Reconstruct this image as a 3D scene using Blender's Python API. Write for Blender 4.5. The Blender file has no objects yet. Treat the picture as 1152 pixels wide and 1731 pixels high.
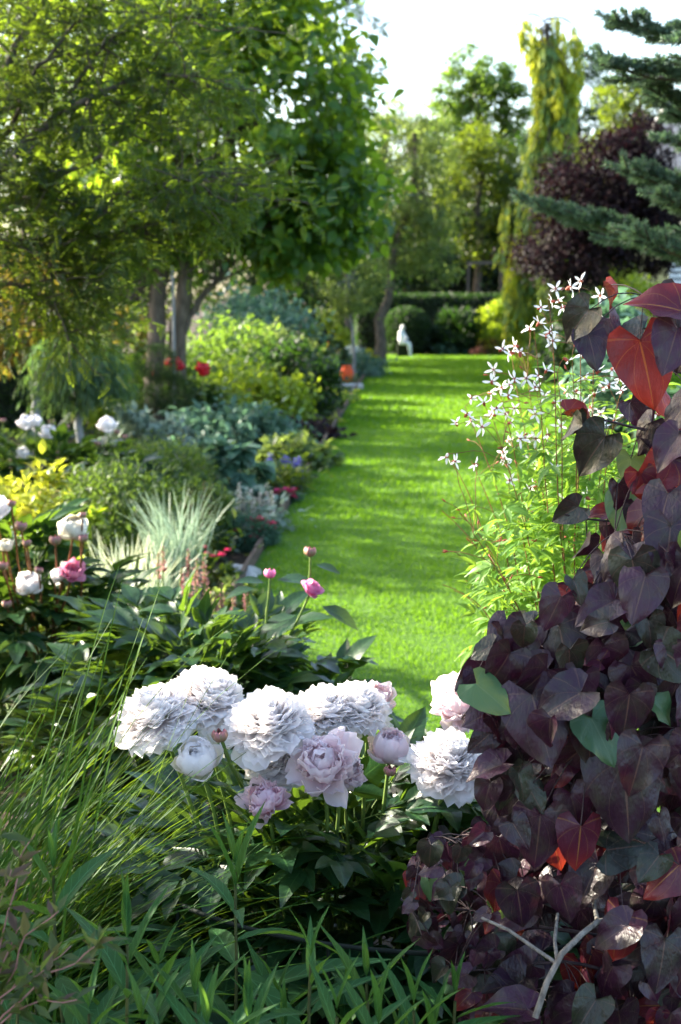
import bpy, math, random
import numpy as np
from mathutils import Vector, Matrix
R_ = np.random.RandomState(7)
random.seed(7)
PI = math.pi
SC = bpy.context.scene
COL = SC.collection

# ------------------------------------------------------------------ camera, light, exposure
CAM_H = 1.6
F_PX = 2404.0
PITCH = math.atan((865.5 - 500) / F_PX)
cam_d = bpy.data.cameras.new('camera')
cam = bpy.data.objects.new('camera', cam_d)
COL.objects.link(cam)
cam.location = (0, 0, CAM_H)
cam.rotation_euler = (PI / 2 - PITCH, 0, 0)
cam_d.sensor_fit = 'VERTICAL'
cam_d.sensor_height = 36.0
cam_d.sensor_width = 24.0
cam_d.lens = 50.0
cam_d.clip_start = 0.05
cam_d.clip_end = 2000
cam_d.dof.use_dof = True
cam_d.dof.focus_distance = 2.25
cam_d.dof.aperture_fstop = 7.1
cam_d.dof.aperture_blades = 0
SC.camera = cam

SUN_DIR = Vector((-0.86, 0.34, 0.46)).normalized()      # towards the sun: low, left and a little beyond
EL = math.asin(SUN_DIR.z)
AZ = math.atan2(SUN_DIR.x, SUN_DIR.y)
w = bpy.data.worlds.new('World')
SC.world = w
w.use_nodes = True
nt = w.node_tree
bg = nt.nodes['Background']
sky = nt.nodes.new('ShaderNodeTexSky')
sky.sky_type = 'NISHITA'
sky.sun_disc = False
sky.sun_elevation = EL
sky.sun_rotation = AZ
sky.air_density = 1.0
sky.dust_density = 2.5
sky.ozone_density = 1.0
nt.links.new(sky.outputs[0], bg.inputs[0])
bg.inputs[1].default_value = 0.135
sd = bpy.data.lights.new('sun', 'SUN')
sd.energy = 4.7
sd.angle = math.radians(0.53)
sd.color = (1.0, 0.92, 0.76)
so = bpy.data.objects.new('sun', sd)
COL.objects.link(so)
so.rotation_euler = (-SUN_DIR).to_track_quat('-Z', 'Y').to_euler()
SC.view_settings.view_transform = 'Standard'
SC.view_settings.look = 'None'
SC.view_settings.exposure = 2.48
SC.view_settings.gamma = 1.0
SC.cycles.max_bounces = 12
SC.cycles.diffuse_bounces = 7
SC.cycles.transmission_bounces = 8
SC.cycles.glossy_bounces = 2
SC.cycles.sample_clamp_indirect = 6

# ------------------------------------------------------------------ geometry helpers
FW = np.array([0, math.cos(PITCH), -math.sin(PITCH)])
UP = np.array([0, math.sin(PITCH), math.cos(PITCH)])
RT = np.array([1.0, 0, 0])
CP = np.array([0, 0, CAM_H])


def at(px, py, Y):
    """world point at depth Y whose direction from the viewpoint is that of photo pixel (px, py)"""
    d = FW + RT * (px - 576) / F_PX - UP * (py - 865.5) / F_PX
    return CP + d * (Y / d[1])


def norm(a):
    return a / np.maximum(np.linalg.norm(a, axis=-1, keepdims=True), 1e-9)


def basis(ydir, up):
    """N rotation matrices whose Y column is ydir and Z column is near up"""
    y = norm(ydir)
    x = norm(np.cross(y, up))
    z = np.cross(x, y)
    return np.stack([x, y, z], axis=-1)


class G:
    def __init__(s):
        s.V = []; s.D = []; s.F = {3: [], 4: []}; s.M = {3: [], 4: []}; s.n = 0

    def add(s, V, D, F, mi=0):
        V = np.asarray(V, float).reshape(-1, 3)
        s.V.append(V); s.D.append(np.asarray(D, float).reshape(-1, 3))
        for f in F:
            f = np.asarray(f, int)
            if len(f):
                k = f.shape[1]
                s.F[k].append(f + s.n); s.M[k].append(np.full(len(f), mi))
        s.n += len(V)
        return s

    def scat(s, T, pos, R, scale, rnd=None, mi=0):
        tv, td, tf = T
        N, P = len(pos), len(tv)
        if N == 0:
            return s
        scale = np.asarray(scale, float)
        if scale.ndim == 0: scale = np.full(N, float(scale))
        if scale.ndim == 1: scale = np.repeat(scale[:, None], 3, 1)
        if rnd is None: rnd = R_.rand(N)
        V = np.einsum('nij,npj->npi', R, tv[None] * scale[:, None, :]) + pos[:, None, :]
        D = np.empty((N, P, 3)); D[:, :, :2] = td[None, :, :2]; D[:, :, 2] = rnd[:, None]
        off = (np.arange(N) * P)[:, None, None]
        return s.add(V, D, [(f[None] + off).reshape(-1, f.shape[1]) for f in tf], mi)

    def template(s):
        return (np.concatenate(s.V), np.concatenate(s.D),
                [np.concatenate(s.F[k]) for k in (3, 4) if s.F[k]])

    def mesh(s, name, mats, off=None, flat=False):
        V = np.concatenate(s.V); D = np.concatenate(s.D)
        if off is not None: V = V - np.asarray(off)
        me = bpy.data.meshes.new(name)
        me.vertices.add(len(V)); me.vertices.foreach_set('co', V.astype(np.float32).ravel())
        li, ls, mi = [], [], []
        c = 0
        for k in (3, 4):
            if s.F[k]:
                f = np.concatenate(s.F[k]); li.append(f.ravel())
                ls.append(c + np.arange(len(f)) * k); c += f.size
                mi.append(np.concatenate(s.M[k]))
        li = np.concatenate(li); ls = np.concatenate(ls); mi = np.concatenate(mi)
        me.loops.add(len(li)); me.loops.foreach_set('vertex_index', li.astype(np.int32))
        me.polygons.add(len(ls)); me.polygons.foreach_set('loop_start', ls.astype(np.int32))
        for m in (mats if isinstance(mats, (list, tuple)) else [mats]):
            me.materials.append(m)
        me.polygons.foreach_set('material_index', mi.astype(np.int32))
        me.polygons.foreach_set('use_smooth', np.full(len(ls), not flat))
        a = me.attributes.new('ldat', 'FLOAT_VECTOR', 'POINT')
        a.data.foreach_set('vector', D.astype(np.float32).ravel())
        me.update(calc_edges=True)
        return me

    def obj(s, name, mats, parent=None, flat=False):
        off = wloc(parent)
        o = bpy.data.objects.new(name, s.mesh(name, mats, off, flat))
        COL.objects.link(o)
        if parent is not None: o.parent = parent
        return o


def wloc(o):
    v = np.zeros(3)
    while o is not None:
        v = v + np.array(o.location); o = o.parent
    return v


def thing(name, label, cat, loc=(0, 0, 0), group=None):
    o = bpy.data.objects.new(name, None)
    o.empty_display_size = 0.1
    COL.objects.link(o)
    o.location = tuple(float(c) for c in loc)
    o['label'] = label; o['category'] = cat
    if group: o['group'] = group
    return o


def tag(o, label, cat=None, group=None, kind=None):
    o['label'] = label
    if cat: o['category'] = cat
    if group: o['group'] = group
    if kind: o['kind'] = kind
    return o


def part_copy(me, name, parent, loc, rot=None, scale=1.0, label=None):
    """one more part sharing mesh data"""
    o = bpy.data.objects.new(name, me)
    COL.objects.link(o)
    o.parent = parent
    l = np.asarray(loc) - wloc(parent)
    M = Matrix.Translation(Vector([float(c) for c in l]))
    if rot is not None: M = M @ Matrix([list(map(float, r)) for r in rot]).to_4x4()
    sc = scale if isinstance(scale, (tuple, list)) else (scale,) * 3
    o.matrix_local = M @ Matrix.Diagonal((*sc, 1.0))
    if label: o['label'] = label
    return o


# ---- templates
def grid_faces(nl, nw):
    f = []
    for i in range(nl):
        for j in range(nw):
            a = i * (nw + 1) + j
            f.append((a, a + 1, a + nw + 2, a + nw + 1))
    return np.array(f)


def leaf(nl=4, nw=2, width=0.3, peak=0.45, fold=0.25, droop=0.25, wave=0.0, back=0.0, tip=1.0, seed=0, curl=0.0):
    """leaf blade along +Y, length 1, upper face +Z"""
    V, D = [], []
    for i in range(nl + 1):
        v = i / nl
        k = math.log(0.5) / math.log(peak)
        wv = width * max(0.02, math.sin(PI * min(1, v ** k) * 0.985 + 0.015)) ** tip
        for j in range(nw + 1):
            u = 2 * j / nw - 1
            x = u * wv
            y = v - back * (abs(u) ** 1.6) * (1 - v) ** 2
            z = fold * abs(x) - droop * v * v + wave * math.sin(v * 11 + seed + (2 if u > 0 else 0)) * abs(u) * width - curl * (abs(x) / max(width, 1e-6)) ** 2 * width
            V.append((x, y, z)); D.append((u, v, 0))
    return np.array(V), np.array(D), [grid_faces(nl, nw)]


def leaf2(width=0.3, fold=0.25):
    V = np.array([(0, 0, 0), (width, .45, fold * width), (0, 1, -.12), (-width, .45, fold * width)])
    D = np.array([(0, 0, 0), (1, .45, 0), (0, 1, 0), (-1, .45, 0)])
    return V, D, [np.array([(0, 1, 2), (0, 2, 3)])]


def rotm(ax, ang):
    return np.array(Matrix.Rotation(ang, 3, ax))


def compound(parts):
    g = G()
    for T, R, p, s in parts:
        g.scat(T, np.array([p], float), np.array([R], float), np.array([s], float))
    return g.template()


def tube(pts, rad, n=6, rnd=0.5):
    pts = np.asarray(pts, float); K = len(pts)
    rad = np.broadcast_to(np.asarray(rad, float), (K,))
    t = np.gradient(pts, axis=0); t = norm(t)
    ref = np.array([0.3, 0.2, 1.0]) if abs(t[0][2]) < .9 else np.array([1.0, .1, 0])
    a = norm(np.cross(t, ref)); b = np.cross(t, a)
    ang = np.arange(n) / n * 2 * PI
    V = pts[:, None] + rad[:, None, None] * (np.cos(ang)[None, :, None] * a[:, None] + np.sin(ang)[None, :, None] * b[:, None])
    f = [(i * n + j, i * n + (j + 1) % n, (i + 1) * n + (j + 1) % n, (i + 1) * n + j) for i in range(K - 1) for j in range(n)]
    D = np.zeros((K, n, 3)); D[:, :, 0] = (np.arange(n) / n)[None]; D[:, :, 1] = np.linspace(0, 1, K)[:, None]; D[:, :, 2] = rnd
    return V.reshape(-1, 3), D.reshape(-1, 3), [np.array(f)]


def curve(p0, p1, sag=0.0, wob=0.0, K=8, up=0.0):
    """path from p0 to p1; 'up' lifts the start steeply, sag drops the middle"""
    p0 = np.asarray(p0, float); p1 = np.asarray(p1, float)
    t = np.linspace(0, 1, K)[:, None]
    L = np.linalg.norm(p1 - p0)
    P = p0 + (p1 - p0) * t
    P[:, 2] += (np.sin(PI * t[:, 0])) * (up - sag) * L
    if wob:
        ph = R_.rand(3) * 6
        for k in range(3):
            P[:, k] += np.sin(t[:, 0] * 7 + ph[k]) * wob * L * np.sin(PI * t[:, 0]) + np.sin(t[:, 0] * 17 + ph[k] * 2) * wob * L * .35 * np.sin(PI * t[:, 0])
    return P


def ribbons(g, base, az, th0, th1, L, W, nseg=6, rnd=None, mi=0, keel=0.0, twist=0.0):
    """arching blades: angle from vertical runs th0 -> th1 along the length"""
    N = len(base)
    t = np.linspace(0, 1, nseg + 1)
    th = th0[:, None] + (th1 - th0)[:, None] * (t[None] ** 1.3)
    ds = (L / nseg)[:, None]
    hs = np.cumsum(np.sin(th) * ds, 1); hs = np.concatenate([np.zeros((N, 1)), hs[:, :-1]], 1)
    zs = np.cumsum(np.cos(th) * ds, 1); zs = np.concatenate([np.zeros((N, 1)), zs[:, :-1]], 1)
    h = np.stack([np.cos(az), np.sin(az), np.zeros(N)], -1)
    P = base[:, None] + h[:, None] * hs[..., None]; P[..., 2] += zs
    tw = twist * t[None] * R_.uniform(-1, 1, (N, 1))
    side0 = np.stack([-np.sin(az), np.cos(az), np.zeros(N)], -1)[:, None] * np.cos(tw)[..., None]
    nrm = np.stack([-np.cos(th) * np.cos(az)[:, None], -np.cos(th) * np.sin(az)[:, None], np.sin(th)], -1)
    side = side0 + nrm * np.sin(tw)[..., None]
    wd = W[:, None] * np.minimum(1, np.sqrt(np.clip(1.02 - t, 0, 1))[None] * 1.25) * np.minimum(1, 0.6 + 2 * t)[None]
    if keel:
        cols = np.stack([P - side * wd[..., None], P - nrm * (wd * keel)[..., None], P + side * wd[..., None]], 2)
        us = [-1, 0, 1]
    else:
        cols = np.stack([P - side * wd[..., None], P + side * wd[..., None]], 2)
        us = [-1, 1]
    c = len(us)
    if rnd is None: rnd = R_.rand(N)
    D = np.zeros((N, nseg + 1, c, 3)); D[..., 0] = np.array(us); D[..., 1] = t[None, :, None]; D[..., 2] = rnd[:, None, None]
    f = grid_faces(nseg, c - 1)
    off = (np.arange(N) * (nseg + 1) * c)[:, None, None]
    g.add(cols, D, [(f[None] + off).reshape(-1, 4)], mi)
    return P


def rdir(N):
    return norm(R_.normal(size=(N, 3)))


def box(c, s, rz=0.0, ch=0.0):
    cx, cy, cz = c; sx, sy, sz = (q / 2 for q in s)
    V = np.array([(x, y, z) for z in (-sz, sz) for y in (-sy, sy) for x in (-sx, sx)])
    V = V @ rotm('Z', rz).T + np.array(c)
    F = np.array([(0, 2, 3, 1), (4, 5, 7, 6), (0, 1, 5, 4), (2, 6, 7, 3), (0, 4, 6, 2), (1, 3, 7, 5)])
    return V, np.full((8, 3), .5), [F]


# ------------------------------------------------------------------ materials
def newmat(name):
    m = bpy.data.materials.new(name); m.use_nodes = True
    n = m.node_tree; n.nodes.clear()
    return m, n, n.nodes, n.links


def math_node(N, L, op, a, b=None, clamp=False):
    q = N.new('ShaderNodeMath'); q.operation = op; q.use_clamp = clamp
    for i, v in enumerate((a, b)):
        if v is None: continue
        if isinstance(v, (int, float)): q.inputs[i].default_value = v
        else: L.new(v, q.inputs[i])
    return q.outputs[0]


def mix_col(N, L, fac, a, b, mode='MIX'):
    q = N.new('ShaderNodeMix'); q.data_type = 'RGBA'; q.blend_type = mode
    if isinstance(fac, (int, float)): q.inputs[0].default_value = fac
    else: L.new(fac, q.inputs[0])
    for i, v in ((6, a), (7, b)):
        if isinstance(v, tuple): q.inputs[i].default_value = (*v, 1)
        else: L.new(v, q.inputs[i])
    return q.outputs[2]


LIT = ('lime_leaf', 'golden_leaf', 'three_part_leaf', 'broad_green_leaf', 'silver_leaf', 'blue_green_leaf', 'cushion_leaf')


def leaf_mat(name, A, B, T=None, tw=0.4, rough=0.45, vein=None, kind='pinnate', stripe=None, spec=0.4, C=None, tipc=None, basec=None, bump=0.0, blotch=0.0):
    """A..B leaf-to-leaf colour, T tint of the light let through"""
    if not any(q in name for q in ('petal', 'spike', 'bud', 'calyx', 'heart', 'young')):
        K = 1.0 if name == 'golden_conifer_spray' else .74 if name == 'grass_blade' else (.62 if 'conifer' in name or 'striped' in name or name in LIT else (.38 if name in ('lance_leaf', 'long_grass_blade') else .25))
        A = tuple(c * K for c in A); B = tuple(c * K for c in B)
        if C is not None: C = (tuple(c * K for c in C[0]), C[1])
    m, n, N, L = newmat(name)
    at_ = N.new('ShaderNodeAttribute'); at_.attribute_name = 'ldat'
    sp = N.new('ShaderNodeSeparateXYZ'); L.new(at_.outputs['Vector'], sp.inputs[0])
    u, v, r = sp.outputs
    col = mix_col(N, L, r, A, B)
    if C is not None:      # a share of leaves of a third colour
        f = math_node(N, L, 'GREATER_THAN', math_node(N, L, 'FRACT', math_node(N, L, 'MULTIPLY', r, 37.7)), 1 - C[1])
        col = mix_col(N, L, f, col, C[0])
    if blotch:
        nz = N.new('ShaderNodeTexNoise'); nz.inputs['Scale'].default_value = 45; nz.inputs['Detail'].default_value = 3
        tc = N.new('ShaderNodeTexCoord'); L.new(tc.outputs['Object'], nz.inputs[0])
        f = math_node(N, L, 'MULTIPLY', math_node(N, L, 'SUBTRACT', nz.outputs[0], 0.42), 4 * blotch, True)
        col = mix_col(N, L, f, col, mix_col(N, L, 0.5, col, (0.05, 0.09, 0.02)))
    if stripe is not None:
        f = math_node(N, L, 'GREATER_THAN', math_node(N, L, 'ABSOLUTE', u), 0.45)
        col = mix_col(N, L, f, col, stripe)
    if tipc is not None:
        f = math_node(N, L, 'POWER', v, 3.0)
        col = mix_col(N, L, f, col, tipc)
    if basec is not None:
        f = math_node(N, L, 'POWER', math_node(N, L, 'SUBTRACT', 1.0, v), basec[1] if len(basec) > 1 else 3.0)
        col = mix_col(N, L, f, col, basec[0])
    vf = None
    if vein is not None:
        au = math_node(N, L, 'ABSOLUTE', u)
        mid = math_node(N, L, 'LESS_THAN', au, 0.03 if kind == 'palmate' else 0.045)
        if kind == 'palmate':
            an = math_node(N, L, 'ARCTAN2', math_node(N, L, 'MULTIPLY', u, 0.55), math_node(N, L, 'ADD', math_node(N, L, 'MULTIPLY', v, 1.2), 0.02))
            pp = N.new('ShaderNodeMath'); pp.operation = 'PINGPONG'; L.new(math_node(N, L, 'ABSOLUTE', an), pp.inputs[0]); pp.inputs[1].default_value = 0.21
            side = math_node(N, L, 'LESS_THAN', math_node(N, L, 'MULTIPLY', pp.outputs[0], math_node(N, L, 'ADD', v, 0.15)), 0.005)
        else:
            fr = math_node(N, L, 'FRACT', math_node(N, L, 'MULTIPLY', math_node(N, L, 'SUBTRACT', v, math_node(N, L, 'MULTIPLY', au, 0.16)), 8.0))
            side = math_node(N, L, 'LESS_THAN', fr, 0.10)
        vf = math_node(N, L, 'MAXIMUM', mid, math_node(N, L, 'MULTIPLY', side, 0.55))
        col = mix_col(N, L, math_node(N, L, 'MULTIPLY', vf, 0.75), col, vein)
    P = N.new('ShaderNodeBsdfPrincipled'); L.new(col, P.inputs['Base Color'])
    P.inputs['Roughness'].default_value = rough
    P.inputs['Specular IOR Level'].default_value = spec
    if bump:
        bp = N.new('ShaderNodeBump'); bp.inputs['Strength'].default_value = bump; bp.inputs['Distance'].default_value = 0.002
        nz = N.new('ShaderNodeTexNoise'); nz.inputs['Scale'].default_value = 160; nz.inputs['Detail'].default_value = 2
        h = nz.outputs[0]
        if vf is not None: h = math_node(N, L, 'SUBTRACT', h, vf)
        L.new(h, bp.inputs['Height']); L.new(bp.outputs[0], P.inputs['Normal'])
    tr = N.new('ShaderNodeBsdfTranslucent')
    if T is None: tcol = col
    else: tcol = mix_col(N, L, 0.6, col, T)
    L.new(tcol, tr.inputs[0])
    mx = N.new('ShaderNodeMixShader'); mx.inputs[0].default_value = tw
    L.new(P.outputs[0], mx.inputs[1]); L.new(tr.outputs[0], mx.inputs[2])
    o = N.new('ShaderNodeOutputMaterial'); L.new(mx.outputs[0], o.inputs[0])
    return m


def rough_mat(name, A, B, scale=20, rough=0.85, bump=0.4, dist=0.01, stretch=(1, 1, 1), spec=0.25, detail=6):
    m, n, N, L = newmat(name)
    tc = N.new('ShaderNodeTexCoord'); mp = N.new('ShaderNodeMapping'); L.new(tc.outputs['Object'], mp.inputs[0])
    mp.inputs['Scale'].default_value = stretch
    nz = N.new('ShaderNodeTexNoise'); nz.inputs['Scale'].default_value = scale; nz.inputs['Detail'].default_value = detail
    nz.inputs['Roughness'].default_value = 0.65
    L.new(mp.outputs[0], nz.inputs[0])
    cr = N.new('ShaderNodeValToRGB'); cr.color_ramp.elements[0].position = 0.33; cr.color_ramp.elements[1].position = 0.68
    cr.color_ramp.elements[0].color = (*A, 1); cr.color_ramp.elements[1].color = (*B, 1)
    L.new(nz.outputs[0], cr.inputs[0])
    P = N.new('ShaderNodeBsdfPrincipled'); L.new(cr.outputs[0], P.inputs['Base Color'])
    P.inputs['Roughness'].default_value = rough; P.inputs['Specular IOR Level'].default_value = spec
    bp = N.new('ShaderNodeBump'); bp.inputs['Strength'].default_value = bump; bp.inputs['Distance'].default_value = dist
    L.new(nz.outputs[0], bp.inputs['Height']); L.new(bp.outputs[0], P.inputs['Normal'])
    o = N.new('ShaderNodeOutputMaterial'); L.new(P.outputs[0], o.inputs[0])
    return m


M = {}
M['soil'] = rough_mat('soil', (0.025, 0.018, 0.012), (0.075, 0.05, 0.035), 30, 0.95, 1.0, 0.03)
M['turf'] = rough_mat('turf_under_the_blades', (0.04, 0.10, 0.008), (0.07, 0.15, 0.012), 9, 0.9, 0.8, 0.02)
M['bark'] = rough_mat('bark', (0.05, 0.042, 0.032), (0.15, 0.125, 0.095), 22, 0.9, 0.9, 0.02, (1, 1, .25))
M['bark_pale'] = rough_mat('pale_bark', (0.14, 0.13, 0.11), (0.30, 0.28, 0.24), 22, 0.8, 0.6, 0.01, (1, 1, .25))
M['bark_grey'] = rough_mat('grey_bark', (0.10, 0.11, 0.11), (0.24, 0.25, 0.25), 25, 0.8, 0.5, 0.01, (1, 1, .3))
M['twig'] = rough_mat('dark_twig', (0.02, 0.012, 0.014), (0.06, 0.035, 0.035), 60, 0.6, 0.3, 0.003)
M['redstem'] = rough_mat('red_stem', (0.10, 0.035, 0.015), (0.20, 0.10, 0.03), 60, 0.6, 0.1, 0.002)
M['greenstem'] = rough_mat('green_stem', (0.08, 0.15, 0.03), (0.18, 0.25, 0.05), 40, 0.6, 0.1, 0.002)
M['darkstem'] = rough_mat('brown_green_stem', (0.04, 0.05, 0.02), (0.09, 0.10, 0.03), 40, 0.6, 0.1, 0.002)
M['bark_branch'] = rough_mat('grey_brown_bark', (0.07, 0.06, 0.05), (0.22, 0.20, 0.17), 90, 0.75, 0.7, 0.004, (1, 1, .5))
M['board'] = rough_mat('weathered_board', (0.05, 0.035, 0.025), (0.13, 0.09, 0.065), 14, 0.85, 0.5, 0.01, (3, .2, 3))
M['stone'] = rough_mat('pale_stone', (0.25, 0.25, 0.24), (0.45, 0.45, 0.43), 14, 0.9, 0.6, 0.02)
M['statue'] = rough_mat('white_stone', (0.62, 0.64, 0.66), (0.80, 0.82, 0.84), 8, 0.7, 0.3, 0.01)
M['rust'] = rough_mat('rust_red_stone', (0.22, 0.06, 0.03), (0.36, 0.14, 0.08), 10, 0.9, 0.6, 0.02)
M['metal_dark'] = rough_mat('dark_painted_wire', (0.006, 0.010, 0.008), (0.012, 0.018, 0.014), 30, 0.7, 0.1, 0.002, spec=0.15)
M['grey_post'] = rough_mat('grey_wood', (0.14, 0.15, 0.15), (0.26, 0.27, 0.27), 20, 0.8, 0.3, 0.01, (3, 3, .3))
M['siding'] = rough_mat('white_boards', (0.58, 0.60, 0.62), (0.72, 0.74, 0.76), 5, 0.6, 0.1, 0.003)
M['roof'] = rough_mat('grey_shingle', (0.16, 0.16, 0.17), (0.30, 0.29, 0.28), 18, 0.9, 0.6, 0.02)
M['terracotta'] = rough_mat('orange_terracotta', (0.60, 0.07, 0.02), (0.80, 0.12, 0.03), 12, 0.7, 0.3, 0.01)
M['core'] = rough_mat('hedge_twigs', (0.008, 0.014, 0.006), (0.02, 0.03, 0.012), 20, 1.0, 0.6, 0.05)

YG = (0.45, 0.60, 0.03)
M['grass'] = leaf_mat('grass_blade', (0.054, 0.155, 0.010), (0.098, 0.235, 0.013), (0.30, 0.55, 0.012), 0.5, 0.5, spec=0.25)
M['grass_far'] = M['grass']
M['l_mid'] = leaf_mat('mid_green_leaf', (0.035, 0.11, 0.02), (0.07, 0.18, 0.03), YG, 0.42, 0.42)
M['l_big'] = leaf_mat('broad_green_leaf', (0.03, 0.11, 0.035), (0.06, 0.17, 0.045), (0.50, 0.70, 0.02), 0.52, 0.38)
M['l_fine'] = leaf_mat('olive_fine_leaf', (0.035, 0.11, 0.04), (0.09, 0.15, 0.025), (0.42, 0.60, 0.03), 0.40, 0.5, C=((0.025, 0.11, 0.08), 0.4))
M['l_bronze'] = leaf_mat('bronze_leaf', (0.10, 0.13, 0.02), (0.22, 0.14, 0.03), (0.6, 0.48, 0.05), 0.4, 0.5)
M['l_light'] = leaf_mat('light_green_leaf', (0.11, 0.25, 0.05), (0.24, 0.40, 0.08), (0.5, 0.65, 0.12), 0.45, 0.45)
M['l_lime'] = leaf_mat('lime_leaf', (0.16, 0.28, 0.02), (0.30, 0.42, 0.03), (0.6, 0.75, 0.03), 0.45, 0.45)
M['l_gold'] = leaf_mat('golden_leaf', (0.30, 0.40, 0.03), (0.60, 0.60, 0.06), (0.8, 0.85, 0.05), 0.4, 0.45, C=((0.55, 0.42, 0.08), 0.10))
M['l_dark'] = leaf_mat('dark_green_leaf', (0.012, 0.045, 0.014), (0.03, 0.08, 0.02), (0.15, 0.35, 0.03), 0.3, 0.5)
M['l_hedge'] = leaf_mat('hedge_leaf', (0.012, 0.05, 0.015), (0.03, 0.09, 0.02), (0.12, 0.3, 0.02), 0.25, 0.6)
M['l_blue'] = leaf_mat('blue_green_leaf', (0.06, 0.15, 0.10), (0.12, 0.24, 0.16), (0.25, 0.5, 0.25), 0.3, 0.45)
M['l_silver'] = leaf_mat('silver_leaf', (0.20, 0.29, 0.22), (0.32, 0.42, 0.33), (0.4, 0.55, 0.35), 0.25, 0.6)
M['l_purple'] = leaf_mat('purple_small_leaf', (0.024, 0.016, 0.026), (0.046, 0.022, 0.034), (0.08, 0.02, 0.03), 0.10, 0.6, spec=0.12, C=((0.10, 0.04, 0.04), 0.12))
M['l_fir'] = leaf_mat('blue_fir_needle', (0.15, 0.32, 0.22), (0.32, 0.52, 0.37), (0.25, 0.45, 0.15), 0.25, 0.45)
M['l_weep'] = leaf_mat('golden_conifer_spray', (0.20, 0.28, 0.02), (0.52, 0.52, 0.03), (0.80, 0.80, 0.04), 0.4, 0.6, C=((0.09, 0.18, 0.05), 0.45))
M['l_upright'] = leaf_mat('fresh_green_leaf', (0.07, 0.22, 0.03), (0.15, 0.34, 0.05), (0.4, 0.65, 0.06), 0.42, 0.45)
M['l_cush'] = leaf_mat('cushion_leaf', (0.05, 0.14, 0.08), (0.09, 0.21, 0.12), (0.1, 0.3, 0.12), 0.2, 0.5)
M['l_weepgreen'] = leaf_mat('feathery_green_leaf', (0.09, 0.24, 0.09), (0.17, 0.34, 0.12), (0.3, 0.55, 0.1), 0.3, 0.5)
M['l_fern'] = leaf_mat('ferny_green_leaf', (0.04, 0.15, 0.03), (0.10, 0.25, 0.04), (0.35, 0.55, 0.05), 0.3, 0.5)
M['l_peony'] = leaf_mat('peony_leaf', (0.022, 0.105, 0.045), (0.05, 0.17, 0.06), (0.32, 0.55, 0.03), 0.22, 0.34, vein=(0.05, 0.12, 0.035), spec=0.4, bump=0.15)
M['l_lance'] = leaf_mat('lance_leaf', (0.03, 0.15, 0.04), (0.065, 0.23, 0.045), (0.3, 0.55, 0.05), 0.30, 0.55, vein=(0.10, 0.26, 0.08), bump=0.4, spec=0.2)
M['l_gill'] = leaf_mat('three_part_leaf', (0.09, 0.24, 0.03), (0.20, 0.38, 0.05), (0.45, 0.72, 0.05), 0.42, 0.45, vein=(0.22, 0.36, 0.08))
M['l_clump'] = leaf_mat('long_grass_blade', (0.03, 0.15, 0.015), (0.08, 0.25, 0.02), (0.4, 0.6, 0.03), 0.30, 0.5, spec=0.12)
M['l_stripe'] = leaf_mat('striped_blade', (0.35, 0.50, 0.25), (0.50, 0.62, 0.36), (0.7, 0.75, 0.45), 0.35, 0.5, stripe=(0.78, 0.80, 0.62))
M['l_stripe2'] = leaf_mat('grey_striped_blade', (0.12, 0.25, 0.16), (0.20, 0.35, 0.23), (0.4, 0.55, 0.35), 0.3, 0.5, stripe=(0.40, 0.50, 0.38))
M['l_redbud'] = leaf_mat('purple_heart_leaf', (0.014, 0.0045, 0.013), (0.040, 0.009, 0.025), (0.14, 0.02, 0.04), 0.08, 0.38, vein=(0.10, 0.055, 0.04), kind='palmate', C=((0.016, 0.018, 0.013), 0.12), bump=0.6, spec=0.35, blotch=0.35)
M['l_redbud_red'] = leaf_mat('red_young_leaf', (0.05, 0.008, 0.013), (0.11, 0.015, 0.016), (0.5, 0.05, 0.012), 0.28, 0.30, vein=(0.30, 0.13, 0.04), kind='palmate', spec=0.5, bump=0.3)  # redder copy of the purple leaf, backlight painted into its colour
M['l_redbud_glow'] = leaf_mat('painted_backlight_heart_leaf', (0.035, 0.008, 0.02), (0.06, 0.012, 0.03), (0.55, 0.06, 0.015), 0.30, 0.34, vein=(0.30, 0.14, 0.04), kind='palmate', bump=0.5, spec=0.35, tipc=(0.26, 0.025, 0.015))  # red tip colour stands in for sun coming through the blade
M['l_redbud_green'] = leaf_mat('green_heart_leaf', (0.03, 0.09, 0.035), (0.06, 0.13, 0.05), (0.35, 0.4, 0.05), 0.3, 0.4, vein=(0.1, 0.16, 0.07), kind='palmate', bump=0.3)
M['l_spirea'] = leaf_mat('pink_tinged_leaf', (0.10, 0.22, 0.05), (0.20, 0.30, 0.08), (0.45, 0.6, 0.1), 0.4, 0.5, C=((0.35, 0.14, 0.16), 0.3))
M['p_white'] = leaf_mat('white_petal', (0.94, 0.91, 0.905), (0.97, 0.95, 0.945), (0.98, 0.95, 0.94), 0.62, 0.6, spec=0.2, basec=((0.86, 0.74, 0.76), 2.0))
M['p_blush'] = leaf_mat('blush_petal', (0.88, 0.76, 0.79), (0.92, 0.84, 0.86), (0.95, 0.82, 0.84), 0.5, 0.6, spec=0.2, basec=((0.80, 0.50, 0.58), 2.0))
M['p_rose'] = leaf_mat('rose_petal', (0.84, 0.58, 0.68), (0.90, 0.74, 0.80), (0.95, 0.7, 0.76), 0.5, 0.5, spec=0.2, basec=((0.70, 0.22, 0.36), 2.0), tipc=(0.85, 0.72, 0.78))
M['p_magenta'] = leaf_mat('magenta_petal', (0.60, 0.08, 0.30), (0.72, 0.22, 0.45), (0.9, 0.25, 0.5), 0.35, 0.4, spec=0.3, tipc=(0.78, 0.35, 0.55))
M['p_pink'] = leaf_mat('pink_petal', (0.72, 0.22, 0.40), (0.80, 0.38, 0.52), (0.9, 0.4, 0.5), 0.35, 0.45, spec=0.3)
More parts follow.
